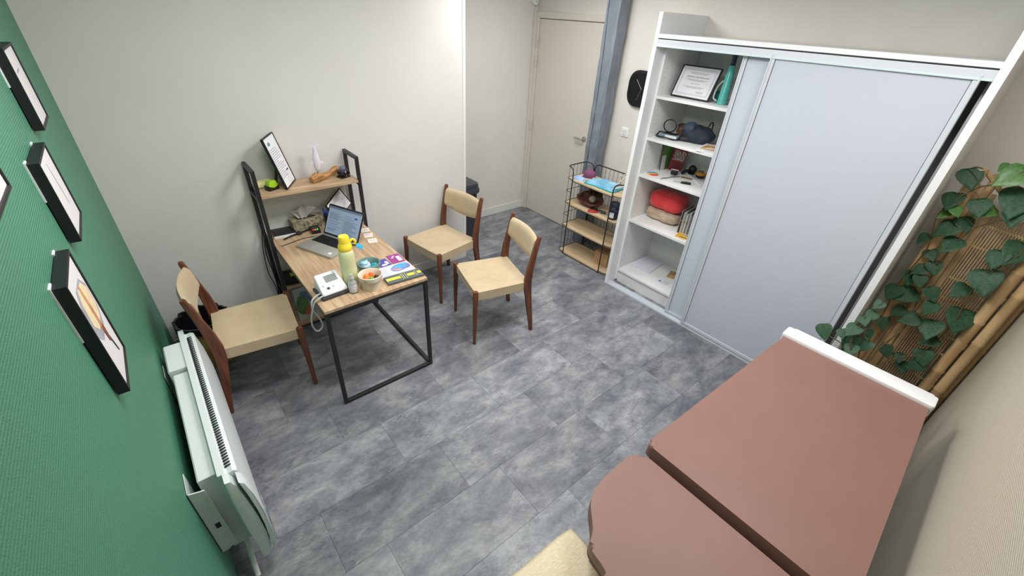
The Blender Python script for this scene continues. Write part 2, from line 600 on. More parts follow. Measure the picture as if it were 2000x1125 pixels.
# carcass
CX = 3.29
SY0, SY1 = 1.70, WY1 - .03
f = nb()
box(f, CX, XR - .012, SY1 - .018, SY1, .02, 1.962, bev=.001)
obj('carcass_side', f, M_lam2, t)
obj('carcass_side', bx(CX, XR - .012, SY0 - .03, SY0 - .012, .02, 1.962, bev=.001), M_lam2, t)
obj('carcass_side', bx(CX, XR - .012, WY0 + .036, WY0 + .054, .02, 1.962, bev=.001), M_lam2, t)
obj('carcass_back', bx(XR - .012, XR - .004, WY0 + .036, SY1, .02, 1.985), solid('laminate_back', (218, 219, 216), .55), t)
for z in (1.62, 1.32, 1.03, .633):
    obj('shelf', bx(CX, XR - .012, SY0 - .012, SY1 - .018, z - .02, z, bev=.001), M_lam2, t)
obj('shelf', bx(CX, XR - .012, SY0 - .012, SY1 - .018, .115, .135, bev=.001), M_lam2, t)
obj('plinth', bx(CX + .016, CX + .032, SY0 - .012, SY1 - .018, .0, .115, bev=.001), M_lam2, t)
f = nb()
for z in [0.2 + .064 * k for k in range(27)]:
    for xx in (CX + .05, XR - .07):
        lathe(f, [(0, 0), (.003, 0), (.003, .0006), (0, .0006)], 6, M=Matrix.Translation((xx, SY1 - .018, z)) @ Matrix.Rotation(R(90), 4, 'X'))
obj('shelf_pin_holes', f, M_dark, t)['kind'] = 'stuff'
def sliding(y0, y1, x, lbl):
    d = obj('sliding_door', bx(x, x + .016, y0 + .012, y1 - .012, .022, 1.955, bev=.001), M_slide, t)
    d['label'] = lbl
    for a, b_ in ((y0, y0 + .026), (y1 - .026, y1)):
        g = nb()
        box(g, x - .007, x + .02, a, b_, .02, 1.957, bev=.003)
        box(g, x - .013, x - .006, (a + .001) if a == y0 else b_ - .009, (a + .009) if a == y0 else b_ - .001, .02, 1.957, bev=.002)
        obj('door_profile', g, M_alu, d)
    for a in (y0 + .026, y1 - .0285):
        obj('profile_groove', bx(x - .001, x + .001, a, a + .0025, .03, 1.95), M_dark, d)
    g = nb()
    box(g, x - .004, x + .02, y0 + .026, y1 - .026, .02, .045, bev=.002)
    obj('door_bottom_rail', g, M_alu, d)
sliding(0.64, 1.545, WX + .008, 'front sliding door of the wardrobe')
sliding(0.81, 1.716, WX + .042, 'rear sliding door, mostly behind the front one')

# ---- things in the wardrobe
def lean_frame(name, label, cat, wd, ht, th, bord, loc, rot, paper=M_paper, mframe=M_frame, group=None):
    """framed sheet; local x width, z up, faces -y, origin bottom centre of the back"""
    t = thing(name, label, cat, loc, rot, group)
    f = nb()
    box(f, -wd / 2, -wd / 2 + bord, -th, 0, 0, ht, bev=.0012)
    box(f, wd / 2 - bord, wd / 2, -th, 0, 0, ht, bev=.0012)
    box(f, -wd / 2 + bord, wd / 2 - bord, -th, 0, 0, bord, bev=.0012)
    box(f, -wd / 2 + bord, wd / 2 - bord, -th, 0, ht - bord, ht, bev=.0012)
    obj('frame', f, mframe, t)
    p = obj('sheet', bx(-wd / 2 + bord, wd / 2 - bord, -th * .75, -.002, bord, ht - bord), paper, t)
    return t, p

UP = lambda y: Matrix(((1, 0, 0, 0), (0, 0, -1, y), (0, 1, 0, 0), (0, 0, 0, 1)))   # text plane facing -y
t, p = lean_frame('certificate_frame', 'framed certificate in thin black frame on the top wardrobe shelf', 'picture frame', .30, .225, .014, .009,
                  (3.405, 2.10, 1.62), (R(-24), 0, R(-90)))
y = -.0108
g = nb()
for a in (.016, .0225):
    for s in (-1, 1):
        box(g, s * (.141 - a) - .0006, s * (.141 - a) + .0006, y - .0004, y, .009 + a, .216 - a)
        box(g, -.141 + a, .141 - a, y - .0004, y, (.1125 + s * (.1035 - a)) - .0006, (.1125 + s * (.1035 - a)) + .0006)
obj('border_lines', g, solid('ink_blue_grey', (120, 128, 156), .8), p)
obj('writing', text_mesh('CERTIFICAT DE FORMATION', .0135, Matrix.Translation((0, y, .143)) @ UP(0), .0004), M_inkd, p)
g = nb()
for i, (zz, ww, x_) in enumerate(((.176, .15, 0), (.168, .12, .0), (.129, .17, 0), (.122, .11, 0), (.102, .07, 0), (.08, .16, 0), (.073, .12, 0), (.05, .06, .06), (.043, .05, .06))):
    box(g, x_ - ww / 2, x_ + ww / 2, y - .0004, y, zz, zz + .0022)
obj('text_lines', g, M_ink, p)

t = thing('teal_bottle', 'tall teal bottle with dark blue cap beside the framed certificate', 'bottle', (3.435, 1.868, 1.62))
b = nb()
lathe(b, [(0, 0), (.031, 0), (.034, .006), (.03, .02), (.029, .115), (.0265, .12), (.0265, .18), (.022, .19), (.020, .232), (.024, .24), (0, .24)], 24)
obj('bottle_body', b, mat('teal_plastic', (92, 190, 178), (72, 168, 158), .35, scale=4), t, smooth=35)
b = nb()
lathe(b, [(0, .24), (.016, .24), (.016, .285), (.018, .29), (.018, .325), (.014, .335), (0, .336)], 20)
obj('cap', b, solid('navy_plastic', (34, 52, 72), .4), t, smooth=35)
b = nb()
tube(b, curve_pts([(-.02, .03, .02), (-.012, .062, .035), (.0, .06, .10), (.0, .03, .145)], 5), .006, 8)
obj('strap', b, solid('grey_strap', (176, 182, 176), .6), t, smooth=60)
t = thing('teal_case', 'small teal case behind the tall teal bottle', 'case', (3.60, 1.965, 1.62), R(15))
obj('case_body', bx(-.03, .03, -.05, .05, 0, .05, bev=.008), MATS['teal_plastic'], t, smooth=40)
obj('lid', bx(-.031, .031, -.051, .051, .05, .062, bev=.004), solid('dark_teal', (60, 140, 132), .4), t, smooth=40)

# shelf 2
t = thing('wrist_monitor', 'grey monitor box with a coiled black tube on the second wardrobe shelf', 'monitor', (3.43, 2.19, 1.32), R(-82))
obj('case_body', bx(-.075, .075, -.045, .045, 0, .035, bev=.006), solid('slate_grey', (126, 140, 150), .45), t, smooth=40)
obj('face', bx(-.055, .06, -.035, .035, .035, .038, bev=.001), M_blackp, t)
obj('label_panel', bx(-.02, .07, -.047, -.045, .004, .03), M_paper, t)
b = nb()
tube(b, [(-.01 + .092 * math.cos(a), -.012 + .062 * math.sin(a), .013 + .004 * math.sin(3 * a) + (.016 if math.sin(a) > .2 else 0)) for a in [2 * PI * k / 36 for k in range(36)]], .005, 6, closed=True)
obj('tube_coil', b, M_blackp, t, smooth=60)
b = nb()
tube(b, [(-.03 + .05 * math.cos(a), .03, .085 + .045 * math.sin(a)) for a in [2 * PI * k / 30 for k in range(30)]], .0045, 6, closed=True)
obj('tube_loop', b, M_blackp, t, smooth=60)
b = nb()
tube(b, [(.03, .03, .05), (.04, .035, .085), (.044, .036, .11)], [.003, .003, .009], 8)
obj('bulb', b, M_blackp, t, smooth=60)

t = thing('wooden_box', 'small brown wooden box at the back of the second wardrobe shelf', 'box', (3.62, 2.17, 1.32), R(-80))
obj('box_body', bx(-.06, .06, -.04, .04, 0, .07, bev=.003), mat('walnut', (132, 92, 60), (104, 70, 44), .5, scale=6, stretch=(2, 12, 12)), t)
obj('lid', bx(-.062, .062, -.042, .042, .07, .086, bev=.003), mat('walnut_dark', (98, 68, 44), (80, 54, 34), .5, scale=6, stretch=(2, 12, 12)), t)

t = thing('navy_bag', 'dark navy pouch bag with loop strap on the second wardrobe shelf', 'bag', (3.52, 2.005, 1.32), R(-68))
M_navy = mat('navy_nylon', (46, 54, 70), (30, 36, 48), .7, scale=10, bump=.15, bscale=60)
b = nb()
bmesh.ops.create_icosphere(b, subdivisions=4, radius=1)
random.seed(11)
from mathutils import noise as mn
for v in b.verts:
    n = 1 + .16 * mn.noise(v.co * 1.7)
    v.co = Vector((v.co.x * .125 * n, v.co.y * .075 * n, max(v.co.z, -.62) * .075 * n + .0))
    if v.co.x > .0:
        v.co.z *= 1 - .28 * v.co.x / .125
zmin = min(v.co.z for v in b.verts)
for v in b.verts:
    v.co.z -= zmin
    if v.co.z < .012:
        v.co.z = 0
obj('pouch', b, M_navy, t, smooth=180)
b = nb()
bmesh.ops.create_icosphere(b, subdivisions=3, radius=1)
for v in b.verts:
    n = 1 + .12 * mn.noise(v.co * 2.1)
    v.co = Vector((v.co.x * .05 * n - .075, v.co.y * .078 * n, v.co.z * .04 * n + .1))
obj('flap', b, mat('blue_grey_nylon', (76, 94, 112), (54, 68, 86), .7, scale=12), t, smooth=180)
b = nb()
box(b, -.128, -.06, -.055, .055, .0, .035, bev=.012)
obj('base_panel', b, mat('dark_brown_nylon', (58, 50, 52), (40, 36, 40), .6, scale=30), t, smooth=50)
b = nb()
tube(b, curve_pts([(.04, .02, .075), (.052, .03, .13), (.066, .02, .152), (.078, .012, .13), (.072, .0, .06)], 5), .0045, 6)
obj('strap_loop', b, M_blackp, t, smooth=60)

t = thing('black_flask', 'black rounded flask beside the navy pouch bag', 'flask', (3.66, 1.86, 1.32))
b = nb(); lathe(b, [(0, 0), (.035, 0), (.04, .006), (.04, .07), (.034, .09), (.018, .1), (0, .1)], 20)
obj('flask_body', b, M_blackp, t, smooth=40)
b = nb(); lathe(b, [(0, .1), (.018, .1), (.018, .12), (.014, .125), (0, .125)], 16)
obj('cap', b, M_dark, t, smooth=40)

def book(name, label, cat, loc, rot, sx, sy, th, mcover, art=None, group=None, mpage=None):
    """flat closed book: x width, y height, lying on its back cover"""
    t = thing(name, label, cat, loc, rot, group)
    g = nb()
    box(g, -sx / 2, sx / 2, -sy / 2, sy / 2, 0, .0015)
    box(g, -sx / 2, sx / 2, -sy / 2, sy / 2, th - .0015, th)
    box(g, -sx / 2, -sx / 2 + .0015, -sy / 2, sy / 2, .0015, th - .0015)
    obj('cover', g, mcover, t)
    obj('pages', bx(-sx / 2 + .0015, sx / 2 - .002, -sy / 2 + .002, sy / 2 - .002, .0015, th - .0015), mpage or M_paper, t)
    if art:
        art(t, th)
    return t

def patches(t, z, lst):
    for nm, m, (a, b_, c, d) in lst:
        obj(nm, bx(a, b_, c, d, z, z + .0005), m, t)

def art_magazine(t, z):
    patches(t, z, [('cover_photo', mat('tan_photo', (206, 158, 106), (160, 108, 62), .6, scale=14), (-.07, .055, -.06, .095))])
    g = nb(); prism(g, smooth_poly([(-.05, -.02), (-.01, .0), (.03, .05), (.02, .08), (-.03, .06), (-.06, .02)]), z + .0005, z + .001)
    obj('cover_figure', g, mat('pale_photo', (226, 214, 196), (186, 168, 146), .6, scale=20), t)
book('magazine', 'white magazine with brown cover photo at the edge of the second wardrobe shelf', 'magazine', (3.385, 1.815, 1.32), R(98), .15, .19, .022, solid('white_cover', (226, 230, 232), .4), art_magazine)

# shelf 3: two books leaning, disc, odds and ends
t = thing('green_book', 'thin green and white book leaning on the third wardrobe shelf', 'book', (3.62, 2.268, 1.03), (R(0), R(0), 0))
obj('cover', bx(-.08, .08, -.006, .006, 0, .215, bev=.001, M=Matrix.Rotation(R(-4), 4, 'X')), solid('green_cover', (104, 148, 84), .5), t)
obj('spine', bx(-.083, -.08, -.0065, .0065, 0, .216, M=Matrix.Rotation(R(-4), 4, 'X')), solid('brown_spine', (92, 84, 74), .5), t)
obj('white_band', bx(-.0835, -.03, -.0075, -.006, .0, .12, M=Matrix.Rotation(R(-4), 4, 'X')), M_paper, t)
t = thing('red_book', 'dark red patterned book standing on the third wardrobe shelf', 'book', (3.655, 2.205, 1.03), (0, R(7), R(-62)))
M_redc = solid('deep_red_cover', (128, 28, 38), .4)
g = nb(); box(g, -.055, .055, -.0135, -.0115, 0, .18); box(g, -.055, .055, .0115, .0135, 0, .18); box(g, -.057, -.055, -.0135, .0135, 0, .18, bev=.0005)
obj('cover', g, M_redc, t)
obj('pages', bx(-.055, .053, -.0115, .0115, .002, .178), M_paper, t)
obj('cover_pattern', bx(-.042, .048, -.0142, -.0135, .085, .165), mat('lace_print', (214, 190, 190), (60, 16, 22), .5, scale=70, detail=2), t)
obj('cover_band', bx(-.042, .048, -.0142, -.0135, .03, .06), solid('dusky_red', (110, 42, 48), .5), t)

t = thing('rainbow_disc', 'small round disc with rainbow stripes on the third wardrobe shelf', 'disc', (3.39, 2.235, 1.03), R(-35))
RB = [(226, 60, 60), (238, 140, 50), (246, 214, 60), (70, 190, 150), (60, 150, 220), (180, 130, 220)]
for i, c in enumerate(RB):
    a0, a1 = -.045 + .015 * i, -.03 + .015 * i
    pts = [(math.sqrt(max(0, .045 ** 2 - u * u)), u) for u in [a0 + (a1 - a0) * k / 6 for k in range(7)]]
    pts += [(-x_, y_) for x_, y_ in reversed(pts)]
    pts = [q for k, q in enumerate(pts) if k == 0 or (abs(q[0] - pts[k - 1][0]) + abs(q[1] - pts[k - 1][1])) > 1e-4]
    if abs(pts[0][0] - pts[-1][0]) + abs(pts[0][1] - pts[-1][1]) < 1e-4:
        pts.pop()
    g = nb(); prism(g, pts, 0, .008)
    obj('stripe', g, solid('rainbow_%d' % i, c, .5), t)

t = thing('clip_block', 'small black clip lying before the red book', 'clip', (3.545, 2.135, 1.03), R(20))
obj('clip_body', bx(-.022, .022, -.026, .026, 0, .035, bev=.006), M_blackp, t, smooth=40)
obj('clip_bar', bx(-.006, .006, -.03, .03, .035, .041, bev=.002), M_paper, t)

t = thing('calliper', 'steel calliper lying on the third wardrobe shelf', 'calliper', (3.45, 2.10, 1.03), R(-12))
g = nb(); box(g, -.11, .1, -.007, .007, 0, .004, bev=.001); box(g, .06, .068, -.03, .03, 0, .005, bev=.001)
M_steel = solid('satin_steel', (176, 180, 182), .3, metal=.7)
obj('beam', g, M_steel, t)
g = nb(); prism(g, [(-.125, -.003), (-.06, -.012), (-.06, .012)], 0, .005)
obj('jaw', g, M_steel, t)
obj('slider', bx(.0, .05, -.016, .016, .004, .010, bev=.001), M_steel, t)
t = thing('white_rod', 'thin white rod lying across the third wardrobe shelf', 'rod', (3.56, 1.97, 1.036), R(50))
g = nb(); tube(g, [(-.15, 0, .0), (.15, 0, .0)], [.005, .004], 8); obj('shaft', g, M_paper, t, smooth=40)
g = nb(); bmesh.ops.create_uvsphere(g, u_segments=10, v_segments=6, radius=.007, matrix=Matrix.Translation((.15, 0, .001))); obj('tip', g, M_hold, t, smooth=180)
t = thing('massage_ball', 'black cup-shaped massage ball with handle on the third wardrobe shelf', 'massager', (3.68, 2.07, 1.03))
g = nb(); bmesh.ops.create_uvsphere(g, u_segments=18, v_segments=12, radius=.034, matrix=Matrix.Translation((.012, -.008, .04)) @ Matrix.Diagonal((.8, 1, 1, 1))); obj('ball', g, M_blackp, t, smooth=180)
g = nb(); tube(g, curve_pts([(-.02, .01, .03), (-.05, .03, .02), (-.07, .028, .012)], 4), [.012] * 8 + [.014], 8); obj('handle', g, M_blackp, t, smooth=60)
g = nb(); box(g, -.01, .03, -.03, .02, 0, .012, bev=.004); obj('foot', g, M_blackp, t)
t = thing('gyro_ball', 'orange and black wrist exerciser ball on the third wardrobe shelf', 'exerciser', (3.655, 1.965, 1.03))
g = nb(); lathe(g, [(0, 0), (.02, 0), (.034, .012), (.038, .026), (.034, .028)], 20); obj('lower_shell', g, M_blackp, t, smooth=50)
g = nb(); lathe(g, [(.036, .024), (.042, .03), (.038, .042), (.024, .05), (.018, .05)], 20); obj('ring', g, solid('amber_plastic', (206, 140, 52), .4), t, smooth=50)
g = nb(); lathe(g, [(.022, .048), (.018, .058), (0, .062)], 20); obj('rotor', g, solid('grey_green', (96, 100, 84), .4), t, smooth=50)
t = thing('black_ball', 'plain black ball beside the sliding door edge on the third shelf', 'ball', (3.61, 1.86, 1.03))
g = nb(); bmesh.ops.create_uvsphere(g, u_segments=18, v_segments=12, radius=.035, matrix=Matrix.Translation((0, 0, .035))); obj('ball', g, M_blackp, t, smooth=180)
g = nb(); lathe(g, [(.0345, .031), (.0362, .035), (.0345, .039)], 24); obj('seam', g, M_dark, t)
t = thing('screwdriver', 'black handled screwdriver on the third wardrobe shelf', 'screwdriver', (3.40, 1.95, 1.04), R(-62))
g = nb(); tube(g, [(-.03, 0, 0), (.0, 0, 0), (.045, 0, 0)], [.007, .010, .009], 8); obj('handle', g, M_blackp, t, smooth=40)
g = nb(); tube(g, [(-.085, 0, 0), (-.03, 0, 0)], .003, 6); obj('blade', g, M_steel, t)
t = thing('wooden_pestle', 'short wooden stick among the tools on the third shelf', 'stick', (3.535, 2.02, 1.037), R(-70))
g = nb(); tube(g, [(-.04, 0, 0), (-.02, 0, 0), (.05, 0, 0)], [.005, .007, .005], 8); obj('shaft', g, MATS['walnut'], t, smooth=40)
g = nb(); tube(g, [(.05, 0, 0), (.062, 0, 0)], .0065, 8); obj('ferrule', g, M_steel, t)

# shelf 4
def pillow_block(t, name, m, x0, x1, y0, y1, z0, z1, pinch, sub=28, wr=0.0, seed=1):
    b = nb()
    n = sub
    vs = {}
    def P(u, v, s):
        # superellipse cross section
        return None
    bmesh.ops.create_uvsphere(b, u_segments=n * 2, v_segments=n, radius=1)
    for v in b.verts:
        c = v.co
        f = lambda a, e: math.copysign(abs(a) ** e, a)
        # push towards a rounded box
        k = 1 / max(1e-6, (abs(c.x) ** 4 + abs(c.y) ** 4 + abs(c.z) ** 4) ** .25)
        q = c.lerp(c * k, .92)
        wv = 1 + wr * mn.noise(Vector((q.x * 2.3 + seed, q.y * 5, q.z * 3)))
        z = q.z
        pin = 1 - pinch * math.exp(-(q.y / .13) ** 2)
        x = q.x * pin * wv
        z = z * (1 - pinch * .8 * math.exp(-(q.y / .13) ** 2)) * wv
        v.co = Vector(((x0 + x1) / 2 + x * (x1 - x0) / 2, (y0 + y1) / 2 + q.y * (y1 - y0) / 2, (z0 + z1) / 2 + z * (z1 - z0) / 2))
    return obj(name, b, m, t, smooth=180)
M_red = mat('red_cloth', (228, 62, 66), (214, 50, 56), .8, scale=8, sheen=.3)
M_taupe = mat('taupe_cloth', (200, 180, 158), (176, 154, 132), .85, scale=14, bump=.3, bscale=30)
t = thing('taupe_cushion', 'folded taupe cushion lying under the red pillow', 'cushion', (0, 0, 0))
pillow_block(t, 'cushion_body', M_taupe, 3.45, 3.66, 1.965, 2.275, .633, .735, .1, wr=.06, seed=4)
g = nb(); tube(g, [(3.455 + .002 * math.sin(k), 1.99 + .27 * k / 20, .69 + .006 * math.sin(k * 1.3)) for k in range(21)], .003, 5)
obj('piping', g, M_taupe, t, smooth=60)
t = thing('red_pillow', 'bright red folded pillow pinched in the middle on the fourth shelf', 'pillow', (0, 0, 0))
pillow_block(t, 'pillow_body', M_red, 3.45, 3.65, 1.96, 2.268, .732, .885, .10, seed=2)
g = nb(); tube(g, [(3.443 + .012 * math.cos(a) * 0, 1.97 + .285 * k / 16, .752 + .004 * math.sin(k)) for k, a in enumerate([0] * 17)], .0022, 5)
obj('seam', g, solid('dark_red', (140, 30, 36), .8), t)

fl = thing('magazine_file', 'grey file holder packed with booklets on the fourth shelf', 'file box', (3.50, 1.865, .633), R(6))
obj('side', bx(-.09, .12, -.048, -.045, 0, .19), solid('grey_card', (176, 176, 174), .6), fl)
obj('side', bx(-.09, .12, .045, .048, 0, .19), MATS['grey_card'], fl)
obj('base', bx(-.09, .12, -.045, .045, 0, .003), MATS['grey_card'], fl)
for k in range(7):
    c = [(60, 60, 64), (196, 190, 178), (150, 152, 156), (204, 206, 206), (128, 130, 136), (188, 186, 182), (108, 112, 118)][k]
    obj('booklet', bx(-.086, .11, .032 - .012 * k, .042 - .012 * k, .003, .17 + .012 * (k % 3), bev=.0008), solid('booklet_%d' % k, c, .6), fl)
for k, c in enumerate(((220, 120, 70), (70, 150, 90), (200, 70, 60))):
    obj('index_tab', bx(-.094, -.087, .026 - .022 * k, .034 - .022 * k, .105 - .004 * k, .117 - .004 * k), solid('tab_%d' % k, c, .6), fl)
def art_yellow(t, z):
    g = nb(); prism(g, smooth_poly([(-.03, -.03), (.02, -.04), (.035, .0), (.0, .04), (-.03, .02)]), z, z + .0006)
    obj('cover_picture', g, mat('pale_cover_art', (238, 226, 190), (150, 120, 70), .6, scale=22), t)
    patches(t, z, [('title_bar', solid('brown_print', (140, 96, 40), .6), (-.05, .03, .05, .062))])
book('yellow_book', 'yellow paperback lying flat at the edge of the fourth shelf', 'book', (3.40, 1.82, .633), R(100), .12, .15, .010, solid('yellow_cover', (226, 176, 52), .5), art_yellow)

# bottom shelf
t = thing('paper_stack', 'stack of white paper sheets in a clear sleeve on the lowest wardrobe shelf', 'paper', (3.585, 2.185, .135), R(4))
for k in range(4):
    a = R(random.uniform(-4, 4))
    obj('sheet', bx(-.145, .145, -.10, .10, .0006 * k * 4, .0006 * k * 4 + .002, M=Matrix.Rotation(a, 4, 'Z')), solid('paper_lavender', (222, 222, 234), .6), t)
t = thing('brown_envelope', 'brown kraft envelope on the lowest wardrobe shelf', 'envelope', (3.625, 1.91, .135), R(15))
obj('envelope_body', bx(-.07, .07, -.055, .055, 0, .004, bev=.001), mat('kraft', (182, 146, 104), (162, 126, 86), .75, scale=20), t)
g = nb(); prism(g, [(-.07, -.055), (-.07, .055), (.005, 0)], .004, .0048); obj('flap', g, mat('kraft_light', (196, 160, 116), (176, 140, 98), .75, scale=20), t)
t = thing('white_card', 'white printed card before the brown envelope', 'card', (3.43, 1.90, .135), R(100))
obj('card_body', bx(-.07, .07, -.045, .045, 0, .002), M_paper, t)
g = nb()
for k in range(4):
    box(g, -.05, .01, -.03 + .015 * k, -.027 + .015 * k, .002, .0024)
obj('text_lines', g, M_ink, t)
obj('print_mark', bx(.025, .045, -.015, .008, .002, .0024), solid('ink_blue', (96, 104, 150), .7), t)

# ================================================================ CLOCK, SWITCH, DETECTOR
t = thing('wall_clock', 'black rounded-square wall clock half hidden behind the wardrobe side', 'clock', (XR, 2.745, 1.578))
g = nb(); prism(g, smooth_poly([(-.145, -.145), (.145, -.145), (.145, .145), (-.145, .145)], 1) and rrect(-.145, .145, -.145, .145, .09, 8), 0, .03, M=Matrix.Rotation(R(-90), 4, 'Y'), bev=.006)
obj('clock_body', g, M_blackp, t, smooth=40)
g = nb(); prism(g, rrect(-.128, .128, -.128, .128, .08, 8), .0305, .0315, M=Matrix.Rotation(R(-90), 4, 'Y'))
obj('dial', g, solid('dial_black', (20, 20, 22), .3), t)
g = nb(); tube(g, [(-.034, .0, 0), (-.034, .062, .07)], .0016, 5); obj('hand', g, M_steel, t)
g = nb(); tube(g, [(-.035, .0, 0), (-.035, .03, -.09)], .0013, 5); obj('hand', g, M_steel, t)
t = thing('light_switch', 'square white light switch on the wall beside the wardrobe', 'switch', (XR, 2.852, 1.195))
obj('plate', bx(-.009, 0, -.04, .04, -.04, .04, bev=.003), M_hold, t)
obj('rocker', bx(-.013, -.009, -.025, .025, -.025, .025, bev=.002), solid('switch_rocker', (226, 224, 218), .4), t)
t = thing('alarm_sensor', 'small white rounded sensor on the wall above the door corner', 'sensor', (3.715, YR, 2.205))
g = nb(); prism(g, rrect(-.03, .03, -.05, .05, .025, 6), 0, .04, M=Matrix.Rotation(R(90), 4, 'X'), bev=.008); obj('sensor_body', g, M_hold, t, smooth=40)
g = nb(); prism(g, rrect(-.016, .016, -.03, .0, .01, 5), .04, .043, M=Matrix.Rotation(R(90), 4, 'X')); obj('lens', g, solid('lens_white', (206, 208, 210), .2), t)

# ================================================================ WIRE RACK
RX0, RX1, RY0, RY1 = 3.262, 3.555, 2.495, 2.972
t = thing('wire_rack', 'black wire rack with four pale wooden shelves between timber post and wardrobe', 'rack', (0, 0, 0))
BO = .085
for s, y_, in ((1, RY1), (-1, RY0)):
    pts = [(RX0, y_, 0), (RX0, y_, .84), (RX0 + .004, y_ + s * .012, .875), (RX0 + .012, y_ + s * BO * .5, .893), (RX0 + .02, y_ + s * BO * .88, .897), (RX0 + .05, y_ + s * BO, .898),
           (RX1 - .06, y_ + s * BO, .898), (RX1 - .02, y_ + s * BO * .85, .897), (RX1 - .008, y_ + s * BO * .4, .893), (RX1, y_ + s * .008, .87), (RX1, y_, .84), (RX1, y_, 0)]
    g = nb(); tube(g, pts, .0055, 8); obj('side_frame', g, M_black, t, smooth=60)
    for z in (.02, .305, .42, .545, .66, .785):
        g = nb()
        tube(g, [(RX0, y_, z), (RX0 + .008, y_ + s * BO * .8, z), (RX0 + .03, y_ + s * BO, z), (RX1 - .03, y_ + s * BO, z), (RX1 - .008, y_ + s * BO * .8, z), (RX1, y_, z)], .0028, 6)
        obj('side_wire', g, M_black, t, smooth=60)
    for k in range(5):
        g = nb(); xx = RX0 + .04 + .052 * k
        tube(g, [(xx, y_ + s * BO, .02), (xx, y_ + s * BO, .898)], .0018, 5); obj('upright_wire', g, M_black, t, smooth=60)
g = nb()
tube(g, [(RX1, RY1 - .012, 0), (RX1, RY1 - .012, .85), (RX1, RY1 - .03, .888), (RX1, RY1 - .06, .898), (RX1, RY0 + .06, .898), (RX1, RY0 + .03, .888), (RX1, RY0 + .012, .85), (RX1, RY0 + .012, 0)], .0055, 8)
obj('back_frame', g, M_black, t, smooth=60)
for k in range(9):
    g = nb(); yy = RY0 + .045 + .048 * k
    tube(g, [(RX1, yy, .02), (RX1, yy, .898)], .0018, 5); obj('upright_wire', g, M_black, t, smooth=60)
for z in (.02, .305, .42, .545, .66, .785):
    g = nb(); tube(g, [(RX1, RY0, z), (RX1, RY1, z)], .0028, 6); obj('back_wire', g, M_black, t, smooth=60)
for z in (.0, .285, .525, .765):
    poly = [(RX0 + .004, RY0 + .0), (RX0 + .004, RY1), (RX0 + .03, RY1 + BO - .008), (RX1 - .03, RY1 + BO - .008), (RX1 - .004, RY1), (RX1 - .004, RY0), (RX1 - .03, RY0 - BO + .008), (RX0 + .03, RY0 - BO + .008)]
    g = nb(); prism(g, list(reversed(poly)), z + .006, z + .022); obj('shelf', g, M_pine, t)
    g = nb(); tube(g, [(RX0, RY0, z + .006), (RX0, RY1, z + .006)], .0035, 6); obj('front_wire', g, M_black, t, smooth=60)

# things on the wire rack
def cloth_heap(name, label, cat, loc, sx, sy, h, m, seed, rot=0, pipe=None):
    t = thing(name, label, cat, loc, rot)
    b = nb(); n = 26
    vs = [[None] * (n + 1) for _ in range(n + 1)]
    for i in range(n + 1):
        for j in range(n + 1):
            u, v = i / n * 2 - 1, j / n * 2 - 1
            r_ = max(0, 1 - (abs(u) ** 3.0 + abs(v) ** 3.0))
            f = .5 + .5 * mn.noise(Vector((u * 1.4 + seed, v * 1.4, seed))) + .35 * math.sin(u * 5 + 3 * mn.noise(Vector((u, v * 2, seed + 5)))) * .5
            z = .002 + h * (r_ ** .4) * max(.25, .55 + .6 * f - .25)
            e = 1 + .12 * mn.noise(Vector((u * 2, v * 2, seed + 9)))
            vs[i][j] = b.verts.new((u * sx / 2 * e, v * sy / 2 * e, z))
    for i in range(n):
        for j in range(n):
            b.faces.new((vs[i][j], vs[i + 1][j], vs[i + 1][j + 1], vs[i][j + 1]))
    ring = [vs[i][0] for i in range(n + 1)] + [vs[n][j] for j in range(1, n + 1)] + [vs[i][n] for i in range(n - 1, -1, -1)] + [vs[0][j] for j in range(n - 1, 0, -1)]
    low = [b.verts.new((v.co.x, v.co.y, 0)) for v in ring]
    L = len(ring)
    for k in range(L):
        b.faces.new((ring[k], ring[(k + 1) % L], low[(k + 1) % L], low[k]))
    b.faces.new(low)
    rc = [v.co.copy() for v in ring]
    obj('cloth', b, m, t, smooth=180)
    if pipe:
        g = nb()
        tube(g, [Vector((v.x * 1.02, v.y * 1.02, .006)) for v in rc[::2]], .006, 6, closed=True)
        obj('hem', g, pipe, t, smooth=180)
    return t
cloth_heap('blue_towel', 'crumpled light blue towel with teal hem on the top rack shelf', 'towel', (3.40, 2.70, .787), .2, .32, .055, mat('sky_cloth', (150, 198, 226), (96, 160, 190), .85, scale=8), 2.3, R(4), solid('teal_cloth', (52, 164, 170), .85))
cloth_heap('pale_towel', 'small pale blue cloth beside the purple cap', 'cloth', (3.335, 2.955, .787), .09, .12, .035, mat('pale_blue_cloth', (166, 196, 232), (140, 172, 214), .85, scale=8), 6.1)
t = thing('purple_cap', 'plum coloured cap behind the towels on the rack', 'cap', (3.49, 2.965, .787), R(20))
g = nb(); lathe(g, [(.055, 0), (.056, .02), (.048, .045), (.03, .06), (0, .066)], 20, sx=.75, sy=1.1); obj('crown', g, solid('plum_cloth', (128, 74, 108), .8), t, smooth=60)
g = nb(); prism(g, smooth_poly([(-.08, -.045), (-.03, -.055), (-.03, .055), (-.08, .045)]), .0, .006); obj('peak', g, solid('plum_dark', (92, 50, 76), .8), t)
